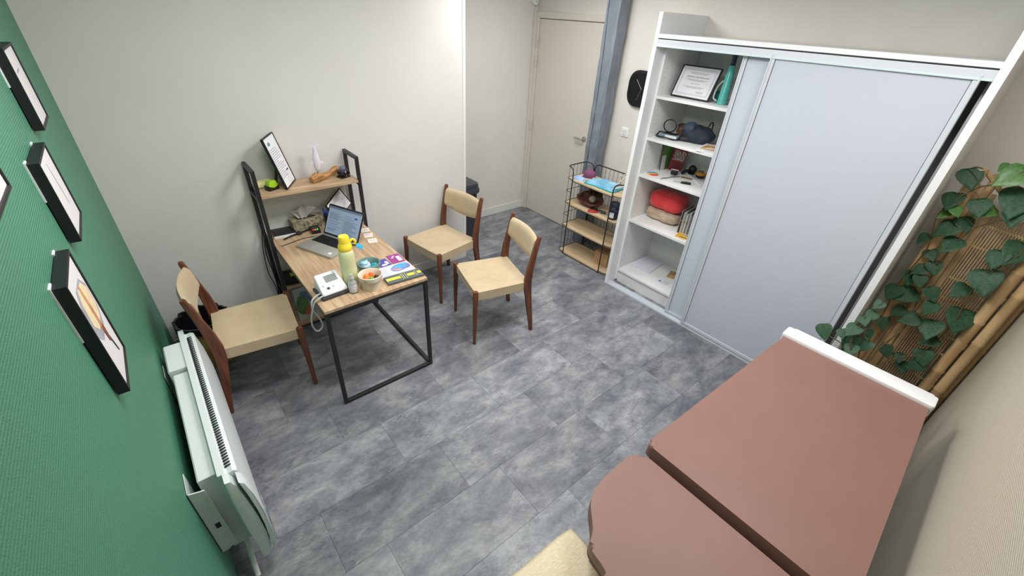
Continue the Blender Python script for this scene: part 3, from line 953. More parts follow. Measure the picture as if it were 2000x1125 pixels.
for i, (a, b_) in enumerate((((3.40, 2.60, .80), (3.44, 2.50, .93)), ((3.52, 2.64, .87), (3.47, 2.50, .95)), ((3.33, 2.585, .795), (3.42, 2.46, .86)))):
    lab = ('pale wooden stick leaning up out of the towels on the rack', 'pale stick crossing behind the other sticks on the rack', 'short pale stick low beside the rack front corner')[i]
    t = thing('wooden_stick', lab, 'stick', a)
    d = Vector(b_) - Vector(a)
    g = nb(); tube(g, [(0, 0, 0), d * .95], .0055, 8); obj('shaft', g, solid('birch', (222, 208, 180), .5), t, smooth=60)
    g = nb(); tube(g, [d * .95, d], [.0058, .004], 8); obj('tip', g, solid('birch_end', (196, 178, 146), .5), t, smooth=60)

# baseball glove and ball
t = thing('baseball_glove', 'brown leather baseball glove holding a ball on the second rack shelf', 'glove', (3.395, 2.83, .547), R(-15))
M_glove = mat('glove_leather', (104, 62, 50), (72, 42, 36), .5, scale=14, bump=.3, bscale=40)
b = nb(); n, m_ = 22, 14
grid = []
for i in range(n + 1):
    row = []
    for j in range(m_ + 1):
        a = i / n * 2 * PI
        r_ = j / m_
        rad = .112 * (1 + .12 * math.cos(a - .6) + .05 * math.sin(5 * a) * r_)
        x_, y_ = rad * r_ * math.cos(a) * .82, rad * r_ * math.sin(a) * 1.25
        z_ = .012 + .085 * r_ ** 2.2 * (.35 + .65 * max(0, math.cos(a - .35)) ** .8) + .018 * r_ ** 4
        row.append(b.verts.new((x_, y_, z_)))
    grid.append(row)
for i in range(n):
    for j in range(m_):
        try:
            b.faces.new((grid[i][j], grid[i][j + 1], grid[i + 1][j + 1], grid[i + 1][j]))
        except ValueError:
            pass
bmesh.ops.remove_doubles(b, verts=b.verts[:], dist=1e-5)
bmesh.ops.solidify(b, geom=b.faces[:], thickness=.012)
zm = min(v.co.z for v in b.verts)
for v in b.verts:
    v.co.z -= zm
obj('palm', b, M_glove, t, smooth=180)
for k in range(4):
    a = .35 + (k - 1.5) * .38
    g = nb()
    tube(g, curve_pts([(.05 * math.cos(a), .06 * math.sin(a), .02), (.088 * math.cos(a), .115 * math.sin(a), .05), (.1 * math.cos(a), .13 * math.sin(a), .11), (.085 * math.cos(a), .115 * math.sin(a), .14)], 4), [.016] * 10 + [.013, .011, .009], 8)
    obj('finger', g, M_glove, t, smooth=180)
g = nb(); tube(g, curve_pts([(-.02, .1, .02), (-.05, .125, .05), (-.055, .12, .085)], 4), [.018] * 7 + [.014, .01], 8); obj('thumb', g, M_glove, t, smooth=180)
g = nb(); tube(g, [(.098 * math.cos(.35 + q), .126 * math.sin(.35 + q), .115) for q in [(-.7 + .07 * k) for k in range(21)]], .003, 5); obj('lacing', g, solid('lace_dark', (52, 32, 26), .6), t, smooth=60)
t = thing('baseball', 'worn white baseball lying in the brown glove', 'ball', (3.415, 2.822, .578))
g = nb(); bmesh.ops.create_uvsphere(g, u_segments=20, v_segments=14, radius=.034, matrix=Matrix.Translation((0, 0, .034))); obj('ball', g, mat('worn_leather_white', (206, 198, 180), (180, 170, 150), .6, scale=20), t, smooth=180)
g = nb(); tube(g, [(.0345 * math.cos(a) * math.cos(.5 * math.sin(2 * a)), .0345 * math.sin(a) * math.cos(.5 * math.sin(2 * a)), .034 + .0345 * math.sin(.5 * math.sin(2 * a))) for a in [2 * PI * k / 32 for k in range(32)]], .0009, 4, closed=True); obj('stitching', g, solid('red_thread', (150, 50, 46), .7), t)

def pliers(name, label, loc, rot, mh):
    t = thing(name, label, 'pliers', loc, rot)
    for s in (-1, 1):
        g = nb(); tube(g, curve_pts([(0, s * .004, .008), (-.03, s * .016, .008), (-.07, s * .022, .008), (-.10, s * .014, .008)], 5), .007, 8, flat=(1, .9)); obj('handle', g, mh, t, smooth=60)
    g = nb(); prism(g, smooth_poly([(-.012, -.012), (.02, -.012), (.055, -.004), (.055, .004), (.02, .012), (-.012, .012)], 1), .002, .013); obj('jaws', g, M_steel, t)
    return t
pliers('pliers', 'red handled pliers on the second rack shelf', (3.335, 2.665, .547), R(-55), solid('red_grip', (190, 44, 44), .45))
pliers('pliers', 'black handled pliers next to the red handled pair', (3.375, 2.60, .547), R(-75), M_blackp)
t = thing('pocket_tool', 'small folded black pocket tool behind the red pliers', 'tool', (3.35, 2.735, .547), R(-60))
obj('tool_body', bx(-.035, .035, -.011, .011, 0, .018, bev=.005), M_blackp, t, smooth=40)
obj('tool_plate', bx(-.025, .025, -.005, .005, .018, .0195), M_dark, t)
t = thing('supplement_jar', 'dark blue jar with small white label at the wardrobe end of the rack', 'jar', (3.345, 2.505, .547))
g = nb(); lathe(g, [(0, 0), (.042, 0), (.045, .005), (.045, .105), (.036, .118), (0, .118)], 24); obj('jar_body', g, solid('night_blue', (34, 42, 58), .35), t, smooth=40)
g = nb(); lathe(g, [(0, .118), (.04, .118), (.041, .121), (.041, .15), (.037, .155), (0, .155)], 24); obj('lid', g, solid('night_lid', (44, 56, 78), .4), t, smooth=40)
g = nb()
pa = [R(150 + 8 * k) for k in range(10)]
for a, c in zip(pa[:-1], pa[1:]):
    g.faces.new([g.verts.new((.0455 * math.cos(q), .0455 * math.sin(q), z)) for q, z in ((a, .02), (c, .02), (c, .07), (a, .07))])
obj('label_panel', g, M_paper, t)
t = thing('cardboard_box', 'plain cardboard box on the lowest rack shelf', 'box', (3.44, 2.585, .022), R(0))
obj('box_body', bx(-.075, .075, -.1, .06, 0, .135, bev=.002), mat('cardboard', (190, 152, 112), (176, 138, 98), .8, scale=12), t)
obj('tape', bx(-.0755, .0755, -.03, -.005, .1352, .1358), solid('tan_tape', (168, 128, 84), .5), t)

# black bin behind the white wall end
t = thing('kitchen_bin', 'tall dark bin standing behind the end of the white wall', 'bin', (2.56, 3.80, 0))
g = nb()
prism(g, rrect(-.12, .12, -.12, .12, .03), 0, .55)
for v in g.verts:
    k = .85 + .15 * v.co.z / .55
    v.co.x *= k; v.co.y *= k
obj('bin_body', g, solid('charcoal_plastic', (52, 54, 60), .45), t, smooth=40)
g = nb(); prism(g, rrect(-.138, .138, -.138, .138, .035), .55, .60, bev=.008); prism(g, rrect(-.13, .13, -.13, .13, .035), .60, .645, bev=.015); obj('lid', g, solid('charcoal_lid', (62, 65, 72), .4), t, smooth=40)

# ================================================================ CHAIRS
def make_chair(label, loc, rz):
    t = thing('dining_chair', label, 'chair', loc, rz, 'teak dining chairs with cream upholstery')
    # seat
    b = nb()
    nx, ny = 14, 14
    def outline(u, v):
        x_ = -.205 + .42 * u
        hw = .205 + .012 * u
        return x_, hw * v
    top, bot = [], []
    for i in range(nx + 1):
        rt, rb = [], []
        for j in range(ny + 1):
            u, v = i / nx, j / ny * 2 - 1
            x_, y_ = outline(u, v)
            edge = max(abs(u * 2 - 1), abs(v))
            z_ = .447 - .014 * (1 - abs(v) ** 2) * math.sin(PI * min(1, max(0, u))) - .006 * max(0, edge - .88) / .12 + .006 * abs(v) ** 3
            z_ -= .010 * max(0, (1 - u) - .8) / .2 * 0
            rt.append(b.verts.new((x_, y_, z_)))
            rb.append(b.verts.new((x_ * .985 + .002, y_ * .985, .376)))
        top.append(rt); bot.append(rb)
    for i in range(nx):
        for j in range(ny):
            b.faces.new((top[i][j], top[i + 1][j], top[i + 1][j + 1], top[i][j + 1]))
            b.faces.new((bot[i][j], bot[i][j + 1], bot[i + 1][j + 1], bot[i + 1][j]))
    def side(A, B):
        for k in range(len(A) - 1):
            b.faces.new((A[k], A[k + 1], B[k + 1], B[k]))
    side(top[0], bot[0]); side(list(reversed(top[-1])), list(reversed(bot[-1])))
    side([r_[0] for r_ in reversed(top)], [r_[0] for r_ in reversed(bot)]); side([r_[-1] for r_ in top], [r_[-1] for r_ in bot])
    o = obj('seat', b, M_fabric, t, smooth=50)
    # front legs
    for s in (-1, 1):
        g = nb()
        tube(g, [(.222, s * .222, .0), (.219, s * .219, .2), (.215, s * .215, .38), (.215, s * .215, .452), (.215, s * .215, .457)], [.0115, .0155, .0195, .0195, .016], 10)
        obj('leg', g, M_teak, t, smooth=40)
    # rear legs: bent planks that carry the back
    prof = [(0, -.248, .026), (.12, -.232, .034), (.28, -.208, .046), (.40, -.192, .056), (.47, -.190, .056), (.56, -.200, .050), (.68, -.222, .036), (.795, -.246, .026), (.803, -.248, .020)]
    for s in (-1, 1):
        g = nb()
        ring = []
        for z_, x_, w_ in prof:
            yy = s * (.205 + .008 * abs(z_ - .42) / .4)
            hw = .0135
            c = .004
            ring.append([g.verts.new(p) for p in ((x_ - w_ / 2, yy - hw + c, z_), (x_ - w_ / 2 + c, yy - hw, z_), (x_ + w_ / 2 - c, yy - hw, z_), (x_ + w_ / 2, yy - hw + c, z_),
                                                  (x_ + w_ / 2, yy + hw - c, z_), (x_ + w_ / 2 - c, yy + hw, z_), (x_ - w_ / 2 + c, yy + hw, z_), (x_ - w_ / 2, yy + hw - c, z_))])
        for A, B in zip(ring[:-1], ring[1:]):
            for k in range(8):
                g.faces.new((A[k], A[(k + 1) % 8], B[(k + 1) % 8], B[k]))
        g.faces.new(list(reversed(ring[0]))); g.faces.new(ring[-1])
        obj('leg', g, M_teak, t, smooth=35)
    # padded backrest
    g = nb(); n, m_ = 16, 8
    fr, bk = [], []
    for i in range(n + 1):
        v = i / n * 2 - 1
        rf, rb = [], []
        for j in range(m_ + 1):
            q = j / m_
            zt = .778 + .006 * (1 - v * v)
            zb = .632 - .035 * (1 - v * v)
            z_ = zb + (zt - zb) * q
            xc = -.222 - .17 * (z_ - .68) - .030 * (1 - v * v)
            th = .016 * (1 - (2 * q - 1) ** 6) + .003
            y_ = .196 * v
            rf.append(g.verts.new((xc + th, y_, z_))); rb.append(g.verts.new((xc - th, y_, z_)))
        fr.append(rf); bk.append(rb)
    for i in range(n):
        for j in range(m_):
            g.faces.new((fr[i][j], fr[i][j + 1], fr[i + 1][j + 1], fr[i + 1][j]))
            g.faces.new((bk[i][j], bk[i + 1][j], bk[i + 1][j + 1], bk[i][j + 1]))
        g.faces.new((fr[i][0], fr[i + 1][0], bk[i + 1][0], bk[i][0]))
        g.faces.new((fr[i][-1], bk[i][-1], bk[i + 1][-1], fr[i + 1][-1]))
    for i in (0, n):
        for j in range(m_):
            g.faces.new((fr[i][j], bk[i][j], bk[i][j + 1], fr[i][j + 1]))
    obj('backrest', g, M_fabric, t, smooth=60)
    return t
make_chair('cream and teak dining chair between the green wall and the desk', (.437, 2.862, 0), R(-6))
make_chair('cream and teak dining chair with its back beside the white wall end', (1.945, 3.178, 0), R(189))
make_chair('cream and teak dining chair standing free between desk and wardrobe', (1.955, 2.492, 0), R(165))

# waste bin with a black liner behind the first chair
t = thing('waste_basket', 'yellow waste basket with black bin liner in the corner by the green wall', 'waste bin', (.197, 3.255, 0))
g = nb(); lathe(g, [(0, .0), (.115, .0), (.118, .005), (.142, .33), (.138, .33), (.113, .01), (0, .01)], 28); obj('basket', g, mat('mustard_plastic', (176, 152, 84), (160, 136, 70), .5, scale=10), t, smooth=40)
g = nb()
n = 40
ri = [[], [], [], []]
for k in range(n):
    a = 2 * PI * k / n
    w_ = .004 * math.sin(9 * a) + .003 * math.sin(17 * a)
    drop = .055 + .03 * math.sin(5 * a) + .022 * math.sin(11 * a + 1)
    for q, (rr, zz) in enumerate(((.110 + w_ * 2, .16), (.134 + w_, .336), (.147 + w_, .337), (.149 + w_, .33 - max(.03, drop)))):
        ri[q].append(g.verts.new((rr * math.cos(a), rr * math.sin(a), zz + w_)))
for A, B in zip(ri[:-1], ri[1:]):
    for k in range(n):
        g.faces.new((A[k], A[(k + 1) % n], B[(k + 1) % n], B[k]))
g.faces.new(list(reversed(ri[0])))
obj('liner', g, mat('black_film', (26, 26, 30), (16, 16, 18), .28, scale=20, bump=.5, bscale=30), t, smooth=60)

# ================================================================ DESK
DX0, DX1, DY0, DY1, DZ = .715, 1.328, 2.335, 3.465, .702
t = thing('desk', 'oak and black metal desk with rack of shelves against the white wall', 'desk', (0, 0, 0))
s_ = .022
obj('tabletop', bx(DX0, DX1, DY0, DY1 - .002, DZ - .018, DZ, bev=.0015), M_oak, t)
for x_ in (DX0 + s_ / 2, DX1 - s_ / 2):
    g = nb(); box(g, x_ - s_ / 2, x_ + s_ / 2, DY0, DY0 + s_, 0, DZ - .018, bev=.0015); obj('leg', g, M_black, t)
obj('floor_rail', bx(DX0 + s_, DX1 - s_, DY0, DY0 + s_, .0, s_, bev=.0015), M_black, t)
obj('floor_rail', bx(DX1 - s_, DX1, DY0 + s_, 3.236, .0, s_, bev=.0015), M_black, t)
obj('apron_rail', bx(DX0 + s_, DX1 - s_, DY0, DY0 + s_, DZ - .036, DZ - .018, bev=.0015), M_black, t)
obj('apron_rail', bx(DX0, DX0 + s_, DY0 + s_, 3.236, DZ - .036, DZ - .018, bev=.0015), M_black, t)
obj('apron_rail', bx(DX1 - s_, DX1, DY0 + s_, 3.236, DZ - .036, DZ - .018, bev=.0015), M_black, t)
for x_ in (DX0 - s_, DX1):
    obj('rack_post', bx(x_, x_ + s_, 3.236, 3.258, 0, 1.2, bev=.0015), M_black, t)
    obj('rack_post', bx(x_, x_ + s_, 3.443, 3.465, 0, 1.2, bev=.0015), M_black, t)
    for z in (1.178, 1.0, .32, .0):
        obj('rack_crossbar', bx(x_, x_ + s_, 3.258, 3.443, z, z + s_, bev=.0015), M_black, t)
obj('shelf', bx(DX0, DX1, 3.24, 3.465, 1.02, 1.04, bev=.0015), M_oakx, t)
obj('shelf', bx(DX0, DX1, 3.29, 3.465, .322, .342, bev=.0015), M_oakx, t)
obj('shelf', bx(DX0, DX1, 3.24, 3.465, .022, .042, bev=.0015), M_oakx, t)

# cables down the rack
for i, (x_, lab) in enumerate(((.688, 'black power cable hanging down behind the rack post by the first chair'), (.684, 'thin black cable hanging loose beside the power cable'))):
    g = nb()
    y_ = 3.35 + .05 * i
    tube(g, curve_pts([(x_ + .01, y_ + .03, .75), (x_ - .02, y_, .62), (x_ - .012 - .02 * i, y_ - .02, .45), (x_ - .008, y_ + .02, .3), (x_ - .03 + .02 * i, y_, .15), (x_ - .01, y_ + .02, .004)], 6), .004 - .001 * i, 6)
    tag(obj('cable', g, M_blackp, None, smooth=60), lab, 'cable')

# --- things on the desk rack shelf
t, p = lean_frame('document_frame', 'framed document leaning on the top shelf of the desk rack', 'picture frame', .20, .32, .016, .007, (.918, 3.368, 1.04), (R(-14), 0, R(60)))
g = nb(); y = -.0126
random.seed(5)
for k in range(15):
    ww = random.uniform(.07, .15)
    box(g, -.08, -.08 + ww, y - .0004, y, .24 - .0125 * k, .2425 - .0125 * k)
obj('text_lines', g, M_ink, p)
g = nb(); lathe(g, [(0, 0), (.016, 0), (.016, .0006), (0, .0006)], 16, M=Matrix.Translation((-.04, y, .275)) @ Matrix.Rotation(R(90), 4, 'X'), sx=1.3, sy=.7); obj('emblem', g, solid('ink_teal', (110, 134, 142), .7), p)
obj('stamp', bx(.035, .07, y - .0005, y, .085, .095), M_inkd, p)
g = nb(); box(g, -.03, .03, 0, .004, -.168, 0, M=Matrix.Translation((0, .001, .17)) @ Matrix.Rotation(R(28), 4, 'X')); obj('stand', g, mat('brown_card', (104, 74, 56), (84, 60, 44), .7), t)

t = thing('tape_measure', 'lime green and black tape measure on the top rack shelf', 'tape measure', (.805, 3.335, 1.04), R(25))
g = nb(); prism(g, [(-.03, 0), (.03, 0), (.034, .03), (.022, .058), (-.022, .058), (-.034, .03)], -.02, .02, M=Matrix.Rotation(R(90), 4, 'X'), bev=.004); obj('case_body', g, solid('lime_plastic', (166, 212, 40), .4), t, smooth=40)
g = nb(); prism(g, [(-.036, 0), (.036, 0), (.037, .026), (.0, .014), (-.02, .02), (-.037, .034)], -.0225, .0225, M=Matrix.Rotation(R(90), 4, 'X'), bev=.003); obj('bumper', g, M_blackp, t, smooth=40)
t = thing('yellow_block', 'pale yellow sticky note block behind the tape measure', 'note block', (.775, 3.425, 1.04), R(8))
obj('pad', bx(-.042, .05, -.03, .03, 0, .034, bev=.002), solid('pale_yellow', (236, 232, 168), .7), t)
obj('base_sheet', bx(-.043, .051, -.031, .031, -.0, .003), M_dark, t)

t = thing('driftwood_log', 'split brown driftwood piece lying on the top rack shelf', 'wood', (1.15, 3.375, 1.04), R(25))
g = nb()
ring = []
random.seed(21)
for k in range(12):
    u = k / 11
    x_ = -.115 + .235 * u
    a = .021 + .006 * math.sin(u * 7) + .004 * random.random()
    zz = .022 + .012 * u + .008 * math.sin(u * 9)
    ring.append([g.verts.new((x_ + random.uniform(-.004, .004), a * 1.2 * math.cos(q), max(0.0, zz + a * math.sin(q)))) for q in (.3, 1.2, 1.9, 2.8, 4.0, 5.4)])
for A, B in zip(ring[:-1], ring[1:]):
    for k in range(6):
        g.faces.new((A[k], A[(k + 1) % 6], B[(k + 1) % 6], B[k]))
g.faces.new(list(reversed(ring[0]))); g.faces.new(ring[-1])
zm = min(v.co.z for v in g.verts)
for v in g.verts: v.co.z -= zm
obj('log_body', g, mat('driftwood', (196, 146, 92), (148, 100, 58), .65, scale=5, stretch=(1.5, 14, 14), bump=.4), t)
obj('peg', tube(nb(), [(-.058, -.004, .03), (-.055, -.006, .075)], .003, 6), MATS['walnut'], t)
t = thing('whale_figurine', 'white whale figurine diving head down above the driftwood', 'figurine', (1.108, 3.345, 1.104))
g = nb(); lathe(g, [(0, 0), (.012, .005), (.02, .025), (.024, .055), (.022, .09), (.014, .135), (.008, .165), (.005, .172), (0, .173)], 18, sx=1.0, sy=.8); obj('body', g, mat('chalk_white', (226, 220, 228), (210, 202, 214), .6, scale=10), t, smooth=60)
for s in (-1, 1):
    g = nb(); prism(g, smooth_poly([(0, 0), (.012, .012), (.036, .010), (.03, -.002), (.012, -.008)], 1), -.003, .003, M=Matrix.Translation((0, 0, .17)) @ Matrix.Rotation(R(90), 4, 'X') @ Matrix.Diagonal((s, 1, 1, 1))); obj('tail_fluke', g, MATS['chalk_white'], t)
    g = nb(); prism(g, smooth_poly([(.016, 0), (.02, .018), (.045, -.004), (.05, -.014), (.03, -.01)], 1), -.003, .003, M=Matrix.Translation((0, 0, .062)) @ Matrix.Rotation(R(90), 4, 'X') @ Matrix.Diagonal((s, 1, 1, 1))); obj('fin', g, MATS['chalk_white'], t)
t = thing('toy_camera', 'small dark purple and grey toy gadget at the rack shelf end', 'gadget', (1.268, 3.345, 1.04), R(20))
M_plum = solid('plum_plastic', (62, 52, 74), .4)
obj('gadget_body', bx(-.03, .03, -.022, .022, .014, .058, bev=.008), M_plum, t, smooth=40)
obj('base_plate', bx(-.036, .036, -.03, .03, 0, .014, bev=.005), M_blackp, t, smooth=40)
for a, b_ in ((-.018, .03), (.014, .034)):
    g = nb(); lathe(g, [(0, 0), (.013, 0), (.013, .018), (.009, .018), (.008, .012), (0, .012)], 16, M=Matrix.Translation((a, -.022, b_)) @ Matrix.Rotation(R(90), 4, 'X')); obj('lens', g, M_blackp, t, smooth=40)
obj('light_strip', bx(-.004, .004, -.031, -.022, .012, .05, bev=.002), solid('lilac_grey', (168, 160, 178), .4), t)
g = nb(); lathe(g, [(0, .058), (.02, .058), (.02, .07), (.017, .076), (0, .076)], 18); obj('top_dial', g, solid('grey_blue_plastic', (108, 116, 130), .4), t, smooth=40)
for s in (-1, 1):
    obj('side_arm', bx(s * .034 - .006, s * .034 + .006, -.012, .014, .026, .05, bev=.004), M_blackp, t)

# --- lower rack
t = thing('router_box', 'black box with yellow label on the middle shelf of the desk rack', 'box', (.805, 3.375, .342), R(-8))
obj('box_body', bx(-.07, .075, -.07, .07, 0, .05, bev=.004), M_blackp, t)
obj('label_panel', bx(-.025, .035, -.035, .015, .05, .0506), solid('lime_label', (196, 200, 60), .5), t)
t = thing('bird_picture', 'picture board of a colourful bird standing on the lowest desk shelf', 'picture', (.985, 3.275, .042), (R(-6), 0, 0))
obj('board', bx(-.235, .235, -.006, 0, 0, .268, bev=.001), mat('grey_white_board', (188, 192, 188), (168, 174, 172), .6, scale=3), t)
def blob(nm, m, pts, k):
    g = nb(); prism(g, smooth_poly(pts), .006, .0066 + k * .0002, M=Matrix.Rotation(R(90), 4, 'X')); return obj(nm, g, m, t)
blob('bird_body', mat('leaf_green_print', (108, 142, 88), (84, 116, 72), .7, scale=20), [(-.235, .08), (-.232, .15), (-.205, .21), (-.165, .20), (-.14, .13), (-.16, .06), (-.20, .04)], 1)
blob('bird_wing', mat('blue_print', (98, 132, 164), (80, 112, 146), .7, scale=20), [(-.205, .215), (-.17, .24), (-.12, .225), (-.105, .14), (-.135, .13), (-.16, .19)], 3)
blob('bird_head', mat('coral_print', (206, 122, 92), (184, 98, 72), .7, scale=20), [(-.19, .045), (-.16, .03), (-.115, .06), (-.115, .11), (-.15, .115), (-.17, .085)], 5)
blob('bird_foot', mat('rust_print2', (170, 96, 60), (120, 70, 50), .7, scale=20), [(-.11, .09), (-.08, .10), (-.07, .13), (-.1, .14)], 7)

# --- laptop
t = thing('laptop', 'open silver laptop showing a document page on the desk', 'laptop', (1.089, 3.091, DZ), R(-66.4))
M_silver = solid('silver_alu', (178, 176, 170), .35, metal=.4)
g = nb(); prism(g, rrect(-.155, .155, -.226, 0, .008), .0, .016, bev=.002); obj('base', g, M_silver, t, smooth=30)
obj('keyboard_well', bx(-.137, .137, -.118, -.02, .016, .0163), M_dark, t)
g = nb()
for r_ in range(6):
    nkey = 15 if r_ else 16
    for k in range(nkey):
        wd = .27 / nkey
        if r_ == 5 and 4 <= k <= 8:
            if k == 4:
                box(g, -.135 + wd * 4 + .0012, -.135 + wd * 9 - .0012, -.1165, -.1025, .0163, .0178)
            continue
        y1 = -.0215 - .0163 * r_
        box(g, -.135 + wd * k + .0012, -.135 + wd * (k + 1) - .0012, y1 - .0142, y1, .0163, .0178)
obj('keys', g, M_blackp, t)
obj('touchpad', bx(-.055, .045, -.205, -.135, .016, .0164, bev=.0001), solid('touchpad_grey', (150, 149, 146), .4), t)
obj('palm_sticker', bx(.098, .122, -.2, -.18, .016, .0163), M_paper, t)
LT = Matrix.Translation((0, .002, .012)) @ Matrix.Rotation(R(-28), 4, 'X')
g = nb(); prism(g, rrect(-.155, .155, 0, .212, .007), -.006, 0, M=LT @ Matrix.Rotation(R(90), 4, 'X') @ Matrix.Translation((0, 0, 0)), bev=.001)
lid = obj('lid', g, solid('laptop_bezel', (34, 36, 44), .4), t, smooth=30)
M_scr = solid('screen_light', (140, 156, 180), .3, emit=.2)
g = nb(); box(g, -.146, .146, -.0008, -.0001, .014, .2, M=LT)
scr = obj('screen', g, M_scr, lid)
g = nb(); random.seed(9)
box(g, -.146, .146, -.0014, -.0008, .186, .2, M=LT)
for cx, ww in ((-.13, .12), (.005, .12)):
    zz = .155
    while zz > .03:
        a = random.uniform(.5, 1) * ww
        box(g, cx, cx + a, -.0014, -.0008, zz, zz + .003, M=LT)
        zz -= random.choice((.008, .008, .016))
box(g, -.006, -.0045, -.0014, -.0008, .06, .15, M=LT)
obj('page_lines', g, solid('screen_ink', (104, 118, 142), .4, emit=.12), scr)
g = nb(); box(g, .088, .112, -.0016, -.0008, .152, .163, M=LT); obj('button_mark', g, solid('screen_blue', (40, 74, 170), .4, emit=.3), scr)

# --- bottle
t = thing('yellow_bottle', 'pale yellow drink bottle with bright yellow cap on the desk', 'bottle', (.938, 2.525, DZ))
g = nb(); lathe(g, [(0, 0), (.040, 0), (.0435, .006), (.0435, .10), (.0415, .115), (.042, .13), (.0425, .18), (.041, .205), (.035, .222), (.03, .228), (0, .228)], 32)
obj('bottle_body', g, mat('pale_yellow_steel', (222, 224, 176), (216, 218, 168), .35, scale=6), t, smooth=50)
g = nb(); lathe(g, [(0, .225), (.036, .225), (.037, .23), (.037, .25), (.031, .256), (.031, .262), (.0285, .264), (.0285, .298), (.025, .305), (0, .306)], 28)
cap = obj('cap', g, solid('sun_yellow', (248, 216, 62), .4), t, smooth=50)
g = nb(); tube(g, curve_pts([(.025, -.0, .258), (.044, -.006, .276), (.056, -.008, .262), (.05, -.006, .24), (.034, -.002, .236)], 5), .0075, 8); obj('carry_loop', g, MATS['sun_yellow'], t, smooth=60)
g = nb(); tube(g, curve_pts([(.034, -.004, .243), (.05, -.012, .242), (.062, -.016, .236)], 4), .005, 6); obj('tag_cord', g, M_blackp, t, smooth=60)
obj('tag', bx(-.012, .012, -.004, .004, -.036, .006, bev=.002, M=Matrix.Translation((.062, -.02, .24)) @ Matrix.Rotation(R(-48), 4, 'Y') @ Matrix.Rotation(R(20), 4, 'Z')), solid('cyan_tag', (70, 184, 230), .4), t)
t = thing('spray_bottle', 'small clear bottle with white label before the yellow bottle', 'bottle', (.914, 2.432, DZ))
g = nb(); lathe(g, [(0, 0), (.021, 0), (.023, .003), (.023, .062), (.018, .074), (.011, .08), (.011, .086), (0, .086)], 20); obj('bottle_body', g, solid('frosted_clear', (214, 220, 214), .15, trans=.6), t, smooth=50)
g = nb(); lathe(g, [(.0233, .01), (.0236, .011), (.0236, .056), (.0233, .057)], 20); obj('label_panel', g, mat('label_print', (228, 228, 236), (190, 192, 210), .6, scale=120), t, smooth=50)
g = nb(); lathe(g, [(0, .086), (.012, .086), (.012, .1), (.008, .104), (.008, .116), (0, .118)], 16); obj('cap', g, solid('clear_cap', (222, 226, 220), .25, trans=.4), t, smooth=50)

# --- blood pressure monitor
t = thing('pressure_monitor', 'white blood pressure monitor on a dark base with grey hose', 'monitor', (.818, 2.505, DZ), R(4))
obj('base', bx(-.078, .078, -.07, .07, 0, .018, bev=.003), solid('graphite_plastic', (58, 58, 64), .5), t)
g = nb()
prof = [(-.062, .018), (-.058, .038), (.05, .098), (.062, .095), (.064, .018)]
prism(g, prof, -.07, .07, M=Matrix(((0, 0, 1, 0), (1, 0, 0, 0), (0, 1, 0, 0), (0, 0, 0, 1))), bev=.0)
for v in g.verts:
    if v.co.z > .06: v.co.x *= .88
bmesh.ops.bevel(g, geom=g.edges[:], offset=.009, segments=3, profile=.5, affect='EDGES')
obj('housing', g, M_hold, t, smooth=60)
SL = Matrix.Translation((0, -.004, .0686)) @ Matrix.Rotation(math.atan2(.06, .108), 4, 'X')
obj('display', bx(-.022, .045, .0, .044, -.001, .0012, M=SL), mat('lcd_grey', (142, 148, 144), (136, 142, 138), .25), t)
obj('button', bx(-.034, -.018, -.044, -.03, -.001, .0022, bev=.0008, M=SL), solid('button_navy', (52, 58, 76), .4), t)
g = nb(); box(g, -.05, -.044, -.02, -.012, -.001, .001, M=SL); box(g, .0, .006, -.038, -.03, -.001, .001, M=SL); box(g, .03, .046, .05, .053, -.001, .001, M=SL)
obj('print_marks', g, M_ink, t)
g = nb()
tube(g, curve_pts([(-.055, -.05, .026), (-.095, -.06, .024), (-.125, -.058, .0), (-.15, -.05, -.08), (-.155, -.045, -.14), (-.14, -.04, -.185), (-.118, -.038, -.19), (-.102, -.042, -.16), (-.112, -.045, -.1), (-.135, -.05, -.04), (-.128, -.045, .012), (-.1, -.03, .024), (-.066, -.02, .026)], 6), .005, 8)
obj('hose', g, solid('hose_grey', (176, 178, 178), .5), t, smooth=60)

# --- baskets
def basket(name, label, loc, r0, r1, h, m, rot=0):
    t = thing(name, label, 'basket', loc, rot)
    g = nb(); n = 40
    prof = [(r0 * .0, 0, 0), (r0, 0, 0), (r0 * 1.02, .008, 1), (r0 + (r1 - r0) * .45, h * .45, 2), (r1, h * .72, 1), (r1 + .004, h * .74, .3), (r1 + .005, h, .3), (r1 + .001, h + .002, .2), (r1 - .003, h * .98, .2), (r1 - .004, h * .5, .5), (r0 * .92, .012, 0), (0, .012, 0)]
    rings = []
    for rr, z, wv in prof:
        ring = []
        for k in range(n):
            a = 2 * PI * k / n
            sq = 1 + .06 * math.cos(4 * a) * (1 - z / h)
            d = wv * .003 * mn.noise(Vector((math.cos(a) * 3, math.sin(a) * 3, z * 30 + r0 * 100)))
            q = max(rr * sq + d, 1e-4)
            ring.append(g.verts.new((q * math.cos(a), q * math.sin(a), z)))
        rings.append(ring)
    for A, B in zip(rings[:-1], rings[1:]):
        for k in range(n):
            g.faces.new((A[k], A[(k + 1) % n], B[(k + 1) % n], B[k]))
    bmesh.ops.remove_doubles(g, verts=g.verts[:], dist=2e-4)
    obj('basket_body', g, m, t, smooth=60)
    return t
M_linen = mat('linen', (232, 218, 200), (218, 202, 182), .9, scale=20, bump=.2, bscale=120)
M_greyg = mat('grey_green_felt', (120, 150, 142), (104, 134, 128), .9, scale=20, bump=.2, bscale=120)
basket('fabric_basket', 'cream fabric basket full of small toys on the desk corner side', (1.018, 2.425, DZ), .052, .062, .088, M_linen)
basket('felt_basket', 'grey-green felt basket holding blue and teal balls behind the cream basket', (1.073, 2.575, DZ), .052, .062, .075, M_greyg)
